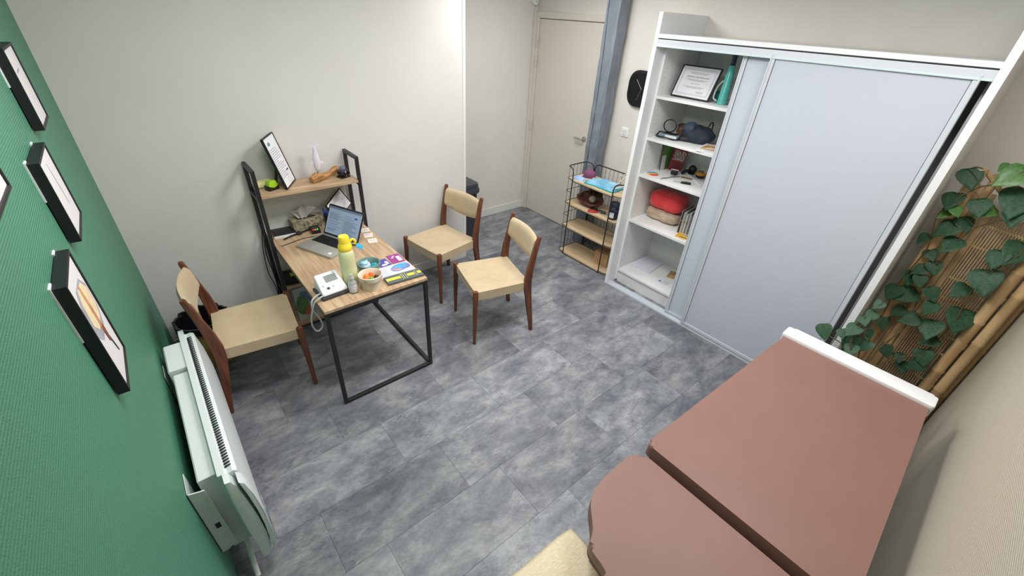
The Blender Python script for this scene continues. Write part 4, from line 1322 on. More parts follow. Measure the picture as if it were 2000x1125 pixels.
def knob(name, label, cat, loc, r_, c, bumps, zs=1.0, seed=0):
    t = thing(name, label, cat, loc)
    b = nb(); bmesh.ops.create_icosphere(b, subdivisions=3, radius=r_)
    for v in b.verts:
        k = 1 + bumps * mn.noise(v.co / r_ * 2.6 + Vector((seed, 0, 0)))
        v.co = Vector((v.co.x * k, v.co.y * k, v.co.z * k * zs + r_ * zs))
    obj('body', b, c, t, smooth=180)
    g = nb(); tube(g, [(r_ * .6 * math.cos(a), r_ * .6 * math.sin(a), r_ * zs * 1.85) for a in [2 * PI * k / 12 for k in range(12)]], r_ * .1, 5, closed=True)
    obj('ridge', g, c, t, smooth=60)
knob('massage_ball', 'lilac and mint knobbly ball in the felt basket', 'ball', (1.052, 2.578, DZ + .0125), .033, mat('lilac_mint', (204, 196, 236), (140, 214, 222), .5, scale=40), .45, 1.05, 1)
knob('massage_ball', 'teal knobbly ball in the felt basket', 'ball', (1.103, 2.563, DZ + .0125), .022, solid('teal_rubber', (34, 164, 180), .5), .45, 1.2, 5)
for i, (dx, dy, r_, c, lab) in enumerate(((-.022, .0, .02, (238, 140, 70), 'orange toy in the cream basket'), (.012, .022, .017, (240, 110, 50), 'dark orange toy in the cream basket'), (-.004, -.024, .017, (110, 180, 70), 'green toy in the cream basket'),
                                           (.03, -.012, .016, (70, 48, 40), 'dark brown toy in the cream basket'), (.02, -.034, .013, (226, 228, 230), 'white toy in the cream basket'))):
    knob('small_toy', lab, 'toy', (1.018 + dx, 2.425 + dy, DZ + .0125), r_ * 1.02, solid('toy_%d' % i, c, .5), .3, 1.95, i * 3)

# --- leaflets and box on the desk corner
t = thing('lumbar_box', 'flat grey box with yellow bars at the desk corner', 'box', (1.214, 2.412, DZ), R(-4))
obj('box_body', bx(-.112, .112, -.042, .042, 0, .014, bev=.001), solid('olive_grey', (92, 98, 96), .5), t)
M_yel = solid('bright_yellow', (226, 226, 62), .5)
for a, b_ in ((-.108, -.022), (.022, .066), (.086, .108)):
    obj('yellow_bar', bx(a, b_, -.014, .012, .014, .0146), M_yel, t)
g = nb()
for a in (-.014, -.004, .010): box(g, a, a + .004 , -.03, .03, .014, .0146)
box(g, .073, .076, -.03, .03, .014, .0146)
obj('print_lines', g, solid('pale_khaki', (186, 186, 128), .6), t)
t = thing('leaflet', 'white leaflet with a blue and purple hand picture beside the flat grey box', 'leaflet', (1.216, 2.527, DZ), R(-3))
obj('sheet', bx(-.104, .104, -.062, .062, 0, .0012), M_paper, t)
def flatblob(t, nm, m, pts, z, h=.0004):
    g = nb(); prism(g, smooth_poly(pts), z, z + h); obj(nm, g, m, t)
flatblob(t, 'picture', mat('purple_blue_print', (120, 96, 170), (88, 170, 214), .5, scale=16), [(-.03, .01), (.0, .05), (.06, .058), (.1, .05), (.102, -.01), (.06, -.02), (.02, -.03), (-.02, -.02)], .0012)
flatblob(t, 'picture', mat('cyan_print', (88, 186, 220), (70, 150, 204), .5, scale=30), [(.0, .03), (.04, .055), (.09, .045), (.06, .02), (.02, .015)], .0016)
flatblob(t, 'picture', mat('pink_brown_print', (206, 178, 190), (150, 104, 120), .5, scale=30), [(-.025, .005), (.01, .03), (.02, .0), (.05, -.015), (.0, -.02)], .0018)
g = nb()
for k in range(5): box(g, -.095, -.045 - .006 * (k % 2), .03 - .018 * k, .034 - .018 * k, .0012, .0016)
obj('text_lines', g, solid('ink_blue2', (110, 140, 176), .7), t)
t = thing('leaflet', 'purple card with white print lying behind the white leaflet', 'leaflet', (1.278, 2.652, DZ), R(-3))
obj('sheet', bx(-.042, .042, -.058, .058, 0, .0014), solid('magenta_print', (150, 62, 136), .5), t)
g = nb(); box(g, .008, .034, -.04, .026, .0014, .0018); box(g, -.02, -.006, .012, .026, .0014, .0018); box(g, -.008, .006, .03, .038, .0014, .0018)
obj('print_marks', g, solid('pink_white', (236, 214, 232), .6), t)
t = thing('leaflet', 'small indigo and orange card beside the purple card', 'leaflet', (1.188, 2.642, DZ), R(4))
obj('sheet', bx(-.038, .038, -.046, .046, 0, .0014), solid('indigo_print', (82, 76, 158), .5), t)
flatblob(t, 'picture', solid('orange_print', (240, 190, 90), .5), [(-.036, .0), (-.036, .042), (-.012, .04), (-.01, .0)], .0014)
flatblob(t, 'picture', solid('white_print', (226, 224, 240), .5), [(-.03, -.03), (-.005, -.01), (.02, -.03), (.0, -.04)], .0014)
obj('print_marks', bx(.012, .03, -.03, .01, .0014, .0018), MATS['white_print'], t)
for (x_, y_, a, lab) in ((1.292, 3.15, -12, 'small white printed card nearest the rack post'), (1.278, 3.062, -18, 'small white printed card between two others'), (1.266, 2.968, -14, 'small white printed card farthest from the rack')):
    t = thing('business_card', lab, 'card', (x_, y_, DZ), R(a), 'small cards in a row on the desk')
    obj('card_body', bx(-.03, .03, -.033, .033, 0, .001), solid('card_white', (232, 222, 216), .6), t)
    g = nb(); box(g, -.018, .018, .005, .009, .001, .0013); box(g, -.012, .012, -.006, -.003, .001, .0013)
    obj('print_lines', g, solid('ink_rose', (190, 160, 154), .6), t)

# --- rear of the desk
t = thing('notebook', 'black notebook on white papers at the rear corner of the desk', 'notebook', (.815, 3.395, DZ), R(-4))
obj('papers', bx(-.07, .068, -.062, .058, 0, .012), M_paper, t)
obj('cover', bx(-.072, .07, -.05, .062, .012, .02, bev=.001), M_blackp, t)
t = thing('tissue_box', 'patterned tissue box with a white tissue pulled up', 'tissue box', (.985, 3.425, DZ), R(3))
obj('box_body', bx(-.108, .108, -.046, .046, 0, .072, bev=.002), mat('leafy_print', (176, 166, 140), (92, 88, 66), .7, scale=55, detail=2), t)
obj('slot_edge', bx(-.06, .06, -.016, .016, .072, .0732), M_dark, t)
g = nb(); n = 14
pts = [[None] * (n + 1) for _ in range(n + 1)]
for i in range(n + 1):
    for j in range(n + 1):
        u, v = i / n, j / n * 2 - 1
        h = u
        z = .073 + .10 * h * (1 - .3 * abs(v - .2)) - .03 * max(0, h - .6) * abs(v)
        x_ = v * (.03 + .05 * h) + .012 * h * h
        y_ = .014 * math.sin(v * 7 + h * 2) * (.4 + h) - .02 * h * v - .015 * h
        pts[i][j] = g.verts.new((x_ - .02, y_, z))
for i in range(n):
    for j in range(n):
        g.faces.new((pts[i][j], pts[i + 1][j], pts[i + 1][j + 1], pts[i][j + 1]))
bmesh.ops.solidify(g, geom=g.faces[:], thickness=.0016)
obj('tissue', g, solid('tissue_white', (232, 230, 226), .9), t, smooth=180)
t = thing('wrist_watch', 'black wristwatch with open strap lying before the tissue box', 'watch', (.895, 3.325, DZ), R(15))
g = nb()
tube(g, curve_pts([(-.115, -.004, .004), (-.06, .0, .010), (-.02, 0, .012), (.02, 0, .012), (.06, .002, .012), (.10, .012, .006)], 5), [.008] * 26, 6, flat=(1, .35)); obj('strap', g, M_blackp, t, smooth=60)
g = nb(); lathe(g, [(0, .006), (.018, .006), (.02, .009), (.02, .017), (.017, .019), (0, .019)], 20); obj('watch_case', g, M_dark, t, smooth=40)
t = thing('desk_gadget', 'small black box with red and green lights behind the laptop', 'gadget', (1.002, 3.322, DZ), R(-8))
obj('case_body', bx(-.03, .03, -.05, .05, 0, .022, bev=.003), M_blackp, t)
for k, c in enumerate(((220, 60, 60), (230, 120, 60), (60, 220, 110))):
    obj('light', bx(-.02 + .014 * k, -.011 + .014 * k, -.035, -.015, .022, .0228), solid('gadget_led_%d' % k, c, .4, emit=.6), t)
g = nb(); box(g, -.02, .02, .0, .02, .022, .0226); obj('label_panel', g, M_inkd, t)
g = nb(); tube(g, curve_pts([(.745, 3.205, DZ + .003), (.82, 3.225, DZ + .003), (.9, 3.245, DZ + .003), (.98, 3.235, DZ + .003), (1.005, 3.24, DZ + .003)], 6), .003, 6)
tag(obj('cable', g, M_blackp, None, smooth=60), 'thin black cable lying across the desk behind the laptop', 'cable')
t = thing('pen_holder', 'dark pen holder with green and blue markers behind the laptop screen', 'pen holder', (1.122, 3.375, DZ))
g = nb(); lathe(g, [(0, 0), (.026, 0), (.03, .085), (.027, .085), (.027, .006), (0, .006)], 18); obj('cup', g, M_blackp, t, smooth=40)
for k, c in enumerate(((110, 190, 80), (40, 60, 160), (40, 60, 160), (60, 60, 64))):
    a = 1.2 + 1.5 * k
    g = nb(); tube(g, [(.012 * math.cos(a), .012 * math.sin(a), .007), (.026 * math.cos(a), .026 * math.sin(a), .13)], .0055, 8); obj('marker', g, solid('marker_%d' % k, c, .45), t, smooth=40)
t, p = lean_frame('document_frame', 'small framed document tilted on its corner against the wall behind the laptop', 'picture frame', .188, .15, .012, .006, (0, 0, 0), (0, 0, 0))
ex = Vector((.145, .09, .078)).normalized()
up = Vector((-.07, .02, .199))
up = (up - ex * up.dot(ex)).normalized()
ey = up.cross(ex).normalized()
o0 = Vector((1.255, 3.458, .929)) - ex * .094 - up * .15
t.matrix_world = Matrix(((ex.x, ey.x, up.x, o0.x), (ex.y, ey.y, up.y, o0.y), (ex.z, ey.z, up.z, o0.z), (0, 0, 0, 1)))
g = nb(); y = -.0094
for k in range(9):
    box(g, -.06, .06 - .01 * (k % 3), y - .0003, y, .118 - .011 * k, .12 - .011 * k)
obj('text_lines', g, M_ink, p)
obj('header_picture', bx(.02, .07, y - .0004, y, .126, .146), solid('print_grey', (170, 172, 178), .7), p)

# ================================================================ GREEN WALL FRAMES
def wall_frame(label, y0, y1, z0, z1, art):
    t = thing('wall_picture', label, 'picture frame', (0, (y0 + y1) / 2, z0), R(90), 'black framed pictures on the green wall')
    # local: x along +Y room, faces -y -> +X room
    wd, ht = y1 - y0, z1 - z0
    th, bord = .03, .008
    f = nb()
    box(f, -wd / 2, -wd / 2 + bord, -th, -.003, 0, ht, bev=.0008)
    box(f, wd / 2 - bord, wd / 2, -th, -.003, 0, ht, bev=.0008)
    box(f, -wd / 2 + bord, wd / 2 - bord, -th, -.003, 0, bord, bev=.0008)
    box(f, -wd / 2 + bord, wd / 2 - bord, -th, -.003, ht - bord, ht, bev=.0008)
    obj('frame', f, M_frame, t)
    p = obj('sheet', bx(-wd / 2 + bord, wd / 2 - bord, -th * .86, -.004, bord, ht - bord), solid('matt_paper', (222, 220, 220), .6), t)
    obj('mount', bx(-wd / 2 - .004, -wd / 2 + .03, -.004, 0, ht * .55, ht + .004), M_hold, t)
    obj('mount', bx(wd / 2 - .03, wd / 2 + .0, -.004, 0, ht * .8, ht + .004), M_hold, t)
    yy = -th * .86
    for ka, (nm, m, pts) in enumerate(art):
        g = nb(); prism(g, smooth_poly([(a * wd, b_ * ht) for a, b_ in pts], 1), -yy, -yy + .0005 + .0004 * ka, M=Matrix.Rotation(R(90), 4, 'X')); obj(nm, g, m, p)
M_sand = mat('sand_print', (232, 214, 178), (222, 202, 160), .7, scale=20)
M_tanp = mat('tan_print', (204, 152, 104), (172, 112, 78), .7, scale=20)
M_grayp = mat('grey_print', (166, 166, 174), (150, 150, 160), .7, scale=20)
wall_frame('black framed print of an orange and brown arm shape on the green wall', 1.655, 1.882, 1.135, 1.477,
           [('print_ground', M_grayp, [(-.40, .40), (.40, .40), (.42, .82), (-.42, .86)]), ('print_shape', M_sand, [(-.3, .48), (.38, .46), (.36, .78), (-.25, .84)]),
            ('print_shape', M_tanp, [(-.05, .82), (.05, .84), (.1, .5), (.06, .38), (-.04, .42), (-.02, .6)]), ('print_shape', mat('rust_print', (150, 88, 64), (120, 66, 48), .7), [(-.02, .44), (.1, .46), (.12, .34), (.04, .26)]),
            ('print_line', M_inkd, [(.05, .36), (.08, .36), (.2, .12), (.18, .12)])])
wall_frame('black framed print with one thin grey line on the green wall', 2.105, 2.362, 1.405, 1.645,
           [('print_line', M_grayp, [(-.02, .85), (.01, .86), (.14, .3), (.11, .28)])])
wall_frame('black framed pale print on the green wall closest to the white wall', 2.497, 2.734, 1.652, 1.892,
           [('print_line', M_grayp, [(-.2, .7), (.1, .72), (.1, .69), (-.2, .67)])])
wall_frame('black framed pale print hanging above the arm shape print on the green wall', 1.478, 1.708, 1.70, 2.04,
           [('print_line', M_grayp, [(-.1, .6), (.2, .62), (.2, .59), (-.1, .57)])])

# ================================================================ RADIATOR
t = thing('radiator', 'white wall convector radiator on the green wall behind the chair', 'radiator', (0, 0, 0))
def yprism(poly, y0, y1, bev=0.0):
    g = nb(); prism(g, poly, -y1, -y0, M=Matrix.Rotation(R(90), 4, 'X'), bev=bev); return g     # poly in (x, z)
obj('bracket', yprism([(.002, .20), (.002, .60), (.005, .60), (.005, .205), (.03, .205), (.03, .20)], 1.70, 1.80), solid('bracket_grey', (204, 212, 210), .4), t)
obj('bracket', yprism([(.002, .20), (.002, .56), (.005, .56), (.005, .205), (.03, .205), (.03, .20)], 2.45, 2.55), MATS['bracket_grey'], t)
obj('bracket_arm', yprism([(.005, .21), (.005, .60), (.05, .585), (.06, .22)], 1.695, 1.70), MATS['bracket_grey'], t)
obj('bracket_slot', bx(.026, .042, 1.6938, 1.696, .36, .39), M_dark, t)
obj('back_box', yprism([(.035, .14), (.035, .588), (.04, .592), (.1, .592), (.1, .14)], 1.74, 2.40, .003), M_rad, t)
obj('control_box', yprism([(.024, .42), (.024, .602), (.03, .608), (.1, .608), (.1, .42)], 2.415, 2.63, .004), M_rad, t)
obj('top_lip', yprism([(.098, .2), (.098, .615), (.12, .615), (.12, .2)], 1.70, 2.72, .003), M_rad, t)
shell = [(.118, .10), (.118, .612), (.128, .606), (.145, .612), (.158, .604), (.172, .50), (.179, .38), (.176, .25), (.165, .14), (.145, .10)]
obj('front_panel', yprism(shell, 1.70, 2.68, .002), M_rad, t, smooth=35)
cap_poly = [(.112, .085), (.110, .50), (.112, .617), (.130, .614), (.140, .58), (.150, .48), (.158, .36), (.160, .24), (.155, .15), (.140, .09)]
obj('end_cap', yprism(cap_poly, 1.652, 1.700, .004), M_rad, t, smooth=35)
cap2 = [(.150, .60), (.166, .58), (.176, .50), (.183, .38), (.180, .25), (.170, .15), (.158, .105), (.162, .2), (.166, .3), (.166, .4), (.160, .5)]
obj('end_cap', yprism(cap2, 1.645, 1.700, .002), M_rad, t, smooth=35)
g = nb()
for k in range(62):
    y_ = 1.73 + .0148 * k
    box(g, .126, .146, y_, y_ + .007, .600, .6125)
for v in g.verts:
    pass
obj('grille_slots', g, M_dark, t)
g = nb(); tube(g, curve_pts([(.075, 1.80, .16), (.075, 1.74, .1), (.072, 1.69, .05), (.07, 1.64, .012)], 5), .011, 10)
obj('power_conduit', g, M_hold, t, smooth=60)

# ================================================================ MASSAGE TABLE
t = thing('massage_table', 'brown leatherette massage table along the beige wall', 'massage table', (0, 0, 0))
TH = .07
g = nb()
leg_poly = rrect(0, 1, 0, 1, .04, 6)
def mapleg(u, v):
    x_ = 1.405 + (2.625 - 1.405) * u
    ya = .105 + (.137 - .105) * u
    yb = .806 + (.752 - .806) * u
    return x_, ya + (yb - ya) * v
poly = [mapleg(u, v) for u, v in ((.0, .0), (1, 0), (1, 1), (0, 1))]
def corner_round(poly, rads, n=6):
    out = []
    N = len(poly)
    for i in range(N):
        p0, p1, p2 = Vector(poly[i - 1]), Vector(poly[i]), Vector(poly[(i + 1) % N])
        r_ = rads[i] if isinstance(rads, (list, tuple)) else rads
        a = p1 + (p0 - p1).normalized() * r_
        b_ = p1 + (p2 - p1).normalized() * r_
        for k in range(n + 1):
            s = k / n
            q = a * (1 - s) ** 2 + p1 * 2 * s * (1 - s) + b_ * s * s
            out.append((q.x, q.y))
    return out
lp = corner_round(poly, [.03, .02, .02, .03])
prism(g, lp, .63, .70, bev=.018, seg=5)
leg = obj('leg_section', g, M_leather, t, smooth=60, wn=True)
g = nb(); tube(g, [(x_, y_, .644) for x_, y_ in lp], .0022, 5, closed=True); obj('seam', g, M_seam, leg, smooth=60)
C_ = .455
half = [(1.378, .70), (1.378, .775), (1.365, .805), (1.325, .821), (1.25, .823), (1.155, .821), (1.10, .808), (1.06, .785), (1.025, .745), (.995, .715), (.962, .703), (.948, .68), (.944, .63), (.925, .585), (.86, .572), (.70, .565), (.64, .54)]
hp = half + [(x_, 2 * C_ - y_) for x_, y_ in reversed(half)]
hp = smooth_poly(hp, 2)
g = nb(); prism(g, hp, .606, .672, bev=.016, seg=5)
head = obj('head_section', g, M_leather, t, smooth=60, wn=True)
g = nb(); tube(g, [(x_, y_, .62) for x_, y_ in hp], .0022, 5, closed=True); obj('seam', g, M_seam, head, smooth=60)
# frame and base
M_tf = solid('table_frame_white', (214, 216, 218), .4)
g = nb()
for y_ in (.2, .7):
    box(g, 1.1, 2.55, y_ - .02, y_ + .02, .576, .606, bev=.004)
for x_ in (1.12, 1.36, 2.45):
    box(g, x_ - .02, x_ + .02, .22, .68, .576, .606, bev=.004)
box(g, 1.42, 2.5, .18, .72, .604, .632, bev=.002)
obj('frame', g, M_tf, t)
for x_ in (1.35, 2.2):
    obj('leg', bx(x_ - .035, x_ + .035, .42, .49, .08, .59, bev=.005), M_tf, t)
g = nb(); box(g, 1.2, 2.4, .42, .49, .03, .08, bev=.005)
for x_ in (1.2, 2.36):
    box(g, x_ - .03, x_ + .03, .18, .73, .0, .05, bev=.006)
obj('base', g, M_tf, t)
# white paper roll holder across the foot end
g = nb(); prism(g, rrect(2.578, 2.672, .122, .768, .012, 4), .69, .718, bev=.005, seg=2); hold = obj('roll_holder', g, M_hold, t, smooth=40)
g = nb(); prism(g, rrect(2.66, 2.712, .135, .742, .006, 4), .668, .70, bev=.004, seg=2); obj('holder_rail', g, M_hold, hold, smooth=40)
for y_ in (.135, .755):
    obj('end_block', bx(2.60, 2.67, y_ - .014, y_ + .014, .64, .694, bev=.004), M_hold, hold)

# cream cushioned stool tucked under the head end
t = thing('stool', 'cream woven cushion stool tucked beside the massage table head', 'stool', (.822, .625, 0), R(-2))
b = nb()
n = 20
top = [[None] * (n + 1) for _ in range(n + 1)]; bot = [[None] * (n + 1) for _ in range(n + 1)]
for i in range(n + 1):
    for j in range(n + 1):
        u, v = i / n * 2 - 1, j / n * 2 - 1
        pu = 1 - .07 * (1 - v * v) ; pv = 1 - .05 * (1 - u * u)
        th = ((1 - u ** 4) * (1 - v ** 4)) ** .45
        ru, rv = u * math.sqrt(1 - .16 * v ** 4), v * math.sqrt(1 - .16 * u ** 4)
        x_, y_ = ru * .228 * pu, rv * .222 * pv
        top[i][j] = b.verts.new((x_, y_, .485 + .042 * th))
        bot[i][j] = b.verts.new((x_, y_, .485 - .04 * th)) if 0 < i < n and 0 < j < n else top[i][j]
for i in range(n):
    for j in range(n):
        b.faces.new((top[i][j], top[i + 1][j], top[i + 1][j + 1], top[i][j + 1]))
        try:
            b.faces.new((bot[i][j], bot[i][j + 1], bot[i + 1][j + 1], bot[i + 1][j]))
        except ValueError:
            pass
obj('cushion', b, M_boucle, t, smooth=180)
obj('seat_board', bx(-.17, .17, -.165, .165, .425, .447, bev=.004), M_teak, t)
for a in (-1, 1):
    for c in (-1, 1):
        g = nb(); tube(g, [(a * .175, c * .17, 0), (a * .145, c * .14, .428)], [.012, .018], 10); obj('leg', g, M_teak, t, smooth=40)

# ================================================================ BAMBOO SCREEN
BXP = 3.52
t = thing('bamboo_screen', 'bamboo slat screen standing in the niche beside the wardrobe', 'bamboo screen', (0, 0, 0))
def culm(y_, x_, z0, z1, r_, nodes, dy=0.0):
    pts, rs = [], []
    zs = sorted(set([z0, z1] + [q + d for q in nodes for d in (-.012, -.004, .004, .012) if z0 < q + d < z1]))
    for z in zs:
        pts.append((x_, y_ + dy * (z - z0), z))
        near = min([abs(z - q) for q in nodes] + [9])
        rs.append(r_ * (1.12 if near < .006 else 1.0))
    g = nb(); tube(g, pts, rs, 12); return g
obj('culm', culm(.475, BXP - .018, .0, 1.54, .028, [.2, .55, .9, 1.25]), M_bamboo2, t, smooth=50)
obj('culm', culm(.118, BXP - .02, .0, 1.45, .026, [.15, .42, .78, 1.1]), M_bamboo2, t, smooth=50)
obj('culm', culm(.058, BXP - .012, .0, 1.40, .025, [.3, .66, .98, 1.28]), M_bamboo2, t, smooth=50)
obj('culm', culm(.024, BXP + .045, .0, 1.36, .02, [.25, .6, 1.0]), M_bamboo2, t, smooth=50)
obj('culm', culm(.385, BXP - .012, .0, .78, .02, [.2, .45, .68]), M_bamboo2, t, smooth=50)
obj('culm', culm(.405, BXP + .02, .9, 1.52, .018, [1.0, 1.3]), M_bamboo2, t, smooth=50)
# wide split boards on the left third
for k, (y_, wd, z1) in enumerate(((.438, .03, 1.46), (.408, .028, 1.44), (.378, .03, 1.43), (.348, .028, 1.36))):
    obj('slat', bx(BXP - .003, BXP + .004, y_ - wd / 2 + .001, y_ + wd / 2 - .001, .02, z1, bev=.0015), M_bamboo, t)
ns = 15
for k in range(ns):
    y_ = .328 - (.328 - .158) * k / (ns - 1)
    g = nb()
    z1 = 1.335 + .006 * math.sin(k * 2.1)
    box(g, BXP - .0035, BXP + .0035, -.0037, .0037, .02, z1, bev=.0012, seg=1)
    o = obj('slat', g, M_bamboo, t)
    o.location = (0, y_, 0)
# crossing rods at the head
g = nb(); tube(g, [(BXP + .012, .46, 1.53), (BXP + .012, .34, 1.43), (BXP + .012, .2, 1.40), (BXP + .012, .09, 1.385)], .012, 8); obj('cross_rod', g, M_bamboo2, t, smooth=60)
for z in (.18, .5, .82, 1.14):
    g = nb(); tube(g, [(BXP + .014, .46, z + .02), (BXP + .014, .09, z)], .009, 8); obj('cross_rod', g, M_bamboo2, t, smooth=60)
# plaited raffia bindings
for z in (.33, .64, .96, 1.27):
    g = nb()
    y_ = .335
    k = 0
    while y_ > .15:
        tube(g, [(BXP - .006, y_, z + .0), (BXP - .009, y_ - .007, z + .014)], .0022, 4)
        tube(g, [(BXP - .006, y_ - .007, z + .014), (BXP - .009, y_ - .012, z - .002)], .0022, 4)
        y_ -= .0115
        z -= .0012
    obj('binding', g, M_raffia, t)
    g = nb()
    for q in range(9):
        tube(g, [(BXP - .006, .395, z + .05 + .012 * q), (BXP - .009, .388, z + .058 + .012 * q)], .002, 4)
    obj('binding', g, M_raffia, t)
for z in (.28, .6, .92):
    g = nb()
    for q in range(5):
        tube(g, [(BXP - .02, .105, z + .008 * q), (BXP - .035, .098, z + .008 * q), (BXP - .02, .09, z + .008 * q)], .003, 5)
    obj('binding', g, M_raffia, t)

# ================================================================ TRAILING PLANT
t = thing('trailing_plant', 'trailing heart-leaf plant climbing over the bamboo screen', 'plant', (3.02, .42, 0))
ox, oy = 3.02, .42
pot = nb(); lathe(pot, [(0, 0), (.08, 0), (.085, .004), (.105, .39), (.115, .395), (.115, .43), (.106, .43), (.1, .41), (0, .408)], 24)
obj('pot', pot, mat('brown_pot', (96, 64, 50), (82, 54, 42), .6), t, smooth=40)
def leaf_mesh(nm):
    g = nb()
    n = 7
    # heart outline: half width along the length (y from base 0 to tip 1)
    W = [(-.10, .0), (-.06, .22), (.05, .40), (.2, .46), (.4, .42), (.6, .31), (.8, .16), (.92, .06), (1.0, .0)]
    mid = [g.verts.new((0, max(y_, 0) if k == 0 else y_, -.10 * (y_ - .4) ** 2 - .02)) for k, (y_, w_) in enumerate(W)]
    for s in (-1, 1):
        prev = None
        for k, (y_, w_) in enumerate(W):
            if w_ <= 0:
                cur = (mid[k],)
            else:
                h = -.10 * (y_ - .4) ** 2
                cur = (mid[k], g.verts.new((s * w_ * .55, y_, h + .05 * w_ + .02)), g.verts.new((s * w_, y_ - .02, h + .10 * w_ - .02)))
            if prev is not None:
                a, b_ = prev, cur
                if len(a) == 1:
                    f = [(a[0], b_[0], b_[1]), (a[0], b_[1], b_[2])]
                elif len(b_) == 1:
                    f = [(a[0], b_[0], a[1]), (a[1], b_[0], a[2])]
                else:
                    f = [(a[0], b_[0], b_[1], a[1]), (a[1], b_[1], b_[2], a[2])]
                for q in f:
                    g.faces.new(q if s > 0 else tuple(reversed(q)))
            prev = cur
    bmesh.ops.recalc_face_normals(g, faces=g.faces[:])
    me = bpy.data.meshes.new(nm)
    g.to_mesh(me); g.free()
    for p in me.polygons:
        p.use_smooth = True
    return me
L1, L2 = leaf_mesh('leaf'), leaf_mesh('leaf_young')
L1.materials.append(M_leaf); L2.materials.append(M_leafy)
LV = [(3.455, 0.491, 1.491, 0.112, 0), (3.435, 0.505, 1.373, 0.103, 0), (3.415, 0.395, 1.374, 0.1, 0), (3.455, 0.405, 1.27, 0.092, 0), (3.435, 0.46, 1.222, 0.106, 0),
      (3.415, 0.404, 1.159, 0.105, 0), (3.455, 0.45, 1.066, 0.073, 0), (3.435, 0.406, 1.01, 0.08, 0), (3.415, 0.363, 1.541, 0.126, 1), (3.455, 0.405, 1.571, 0.053, 1),
      (3.435, 0.288, 1.435, 0.159, 0), (3.415, 0.265, 1.368, 0.096, 0), (3.455, 0.176, 1.197, 0.132, 0), (3.435, 0.221, 1.151, 0.101, 0), (3.415, 0.203, 1.028, 0.142, 0),
      (3.455, 0.261, 0.927, 0.096, 0), (3.435, 0.347, 0.866, 0.087, 0), (3.415, 0.319, 0.791, 0.087, 0), (3.455, 0.185, 0.771, 0.146, 0), (3.435, 0.366, 0.675, 0.104, 0),
      (3.415, 0.264, 0.676, 0.126, 0), (3.455, 0.234, 0.587, 0.09, 0), (3.435, 0.209, 0.487, 0.104, 0), (3.415, 0.22, 0.428, 0.092, 0), (3.455, 0.257, 0.359, 0.082, 0),
      (3.435, 0.298, 0.421, 0.067, 0), (3.415, 0.367, 0.436, 0.082, 0), (3.455, 0.46, 0.582, 0.09, 0), (3.435, 0.441, 0.806, 0.116, 0), (3.415, 0.501, 0.804, 0.104, 0),
      (3.455, 0.47, 0.905, 0.089, 0), (3.435, 0.456, 0.971, 0.075, 0), (3.415, 0.424, 0.921, 0.075, 0), (3.455, 0.428, 0.686, 0.079, 0), (3.455, 0.519, 1.139, 0.069, 0),
      (3.435, 0.503, 1.294, 0.059, 1), (3.415, 0.464, 1.331, 0.064, 1), (3.455, 0.37, 1.356, 0.089, 1)]
LOW = [(3.09, .509, .837, .06, 0), (3.06, .51, .775, .068, 0), (3.03, .522, .75, .068, 0), (3.06, .66, .568, .095, 0), (3.03, .53, .595, .101, 0), (3.0, .543, .681, .086, 0), (3.09, .476, .658, .062, 0), (3.03, .575, .621, .063, 0), (3.05, .46, .60, .08, 0), (2.99, .50, .57, .08, 0)]
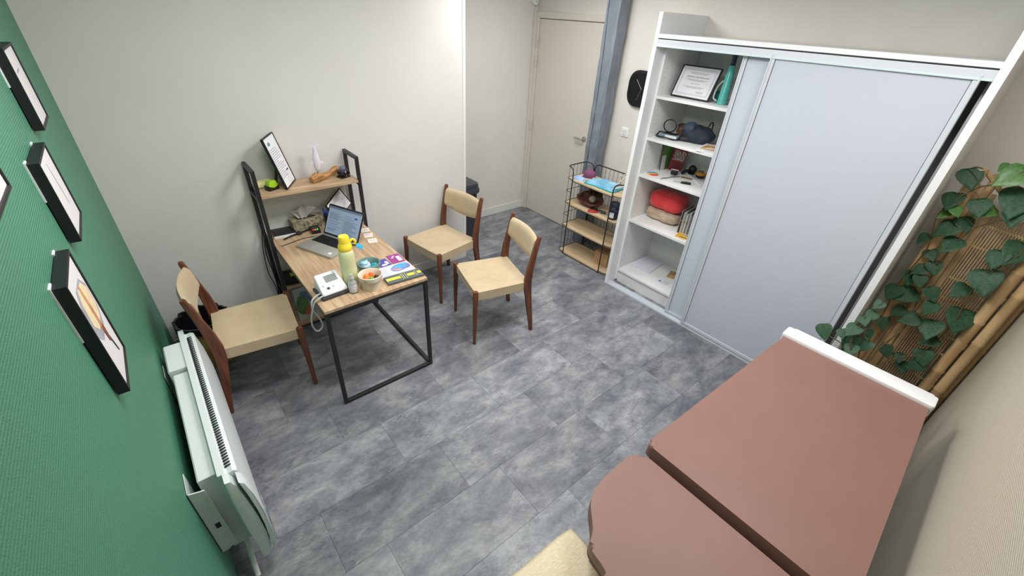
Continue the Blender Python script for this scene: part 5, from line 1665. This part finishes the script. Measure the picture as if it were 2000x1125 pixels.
vines = [[(0, 0, .42), (-.2 + .4, .06, .52), (.43, .06, .6), (.43, .08, .85), (.42, .06, 1.1), (.41, .10, 1.3), (.43, .03, 1.45), (.42, -.05, 1.5)],
         [(0, 0, .42), (.25, -.02, .52), (.44, -.06, .62), (.43, -.03, .85), (.42, -.02, 1.05), (.42, -.05, 1.25), (.43, -.14, 1.35), (.42, -.2, 1.42)],
         [(0, 0, .42), (.25, -.1, .48), (.44, -.2, .5), (.43, -.22, .75), (.43, -.2, 1.0), (.42, -.26, 1.2)],
         [(0, 0, .42), (.0, .1, .55), (.03, .2, .56)], [(0, 0, .42), (.05, .06, .6), (.07, .09, .82)], [(0, 0, .42), (-.03, .1, .62), (.02, .1, .75)]]
allp = []
for v in vines:
    g = nb()
    cp = curve_pts(v, 8)
    allp += [p_.copy() for p_ in cp]
    tube(g, cp, [.0035] * (len(cp) - 3) + [.003, .0025, .002], 6)
    obj('stem', g, M_stem, t, smooth=60)
random.seed(4)
eye = Vector((.28, .38, 2.06))
for i, (x_, y_, z_, s, yng) in enumerate(LV + LOW):
    P0 = Vector((x_ - ox, y_ - oy, z_))
    # blades hang with the tip down and turn their faces into the room
    down = Vector((random.uniform(-.35, .05), random.uniform(-.75, .75), -1)).normalized()
    nrm = Vector((-1, random.uniform(-.35, .45), random.uniform(.45, 1.1))).normalized()
    yv = (down - nrm * down.dot(nrm)).normalized()
    xv = yv.cross(nrm).normalized()
    s *= 1.05
    base = P0 - yv * s * .42
    M = Matrix(((xv.x, yv.x, nrm.x, base.x), (xv.y, yv.y, nrm.y, base.y), (xv.z, yv.z, nrm.z, base.z), (0, 0, 0, 1))) @ Matrix.Diagonal((s * .98, s, s, 1))
    o = obj('leaf', L2 if yng else L1, None, t)
    o.matrix_local = M
    q = min(allp, key=lambda a: (a - base).length)
    obj('petiole', tube(nb(), curve_pts([q, (q + base) / 2 + Vector((-.01, 0, .012)), base], 3), .0017, 5), M_stem, t, smooth=60)

# ================================================================ give things built in room coordinates an origin at their base
bpy.context.view_layer.update()
for o in [q for q in bpy.data.objects if q.type == 'EMPTY' and q.parent is None and q.location.length < 1e-6]:
    pts = [c.matrix_world @ Vector(b_) for c in o.children_recursive if c.type == 'MESH' for b_ in c.bound_box]
    lo = [min(p_[k] for p_ in pts) for k in range(3)]
    hi = [max(p_[k] for p_ in pts) for k in range(3)]
    base = Vector(((lo[0] + hi[0]) / 2, (lo[1] + hi[1]) / 2, lo[2]))
    o.location = base
    for c in o.children:
        c.location = c.location - base
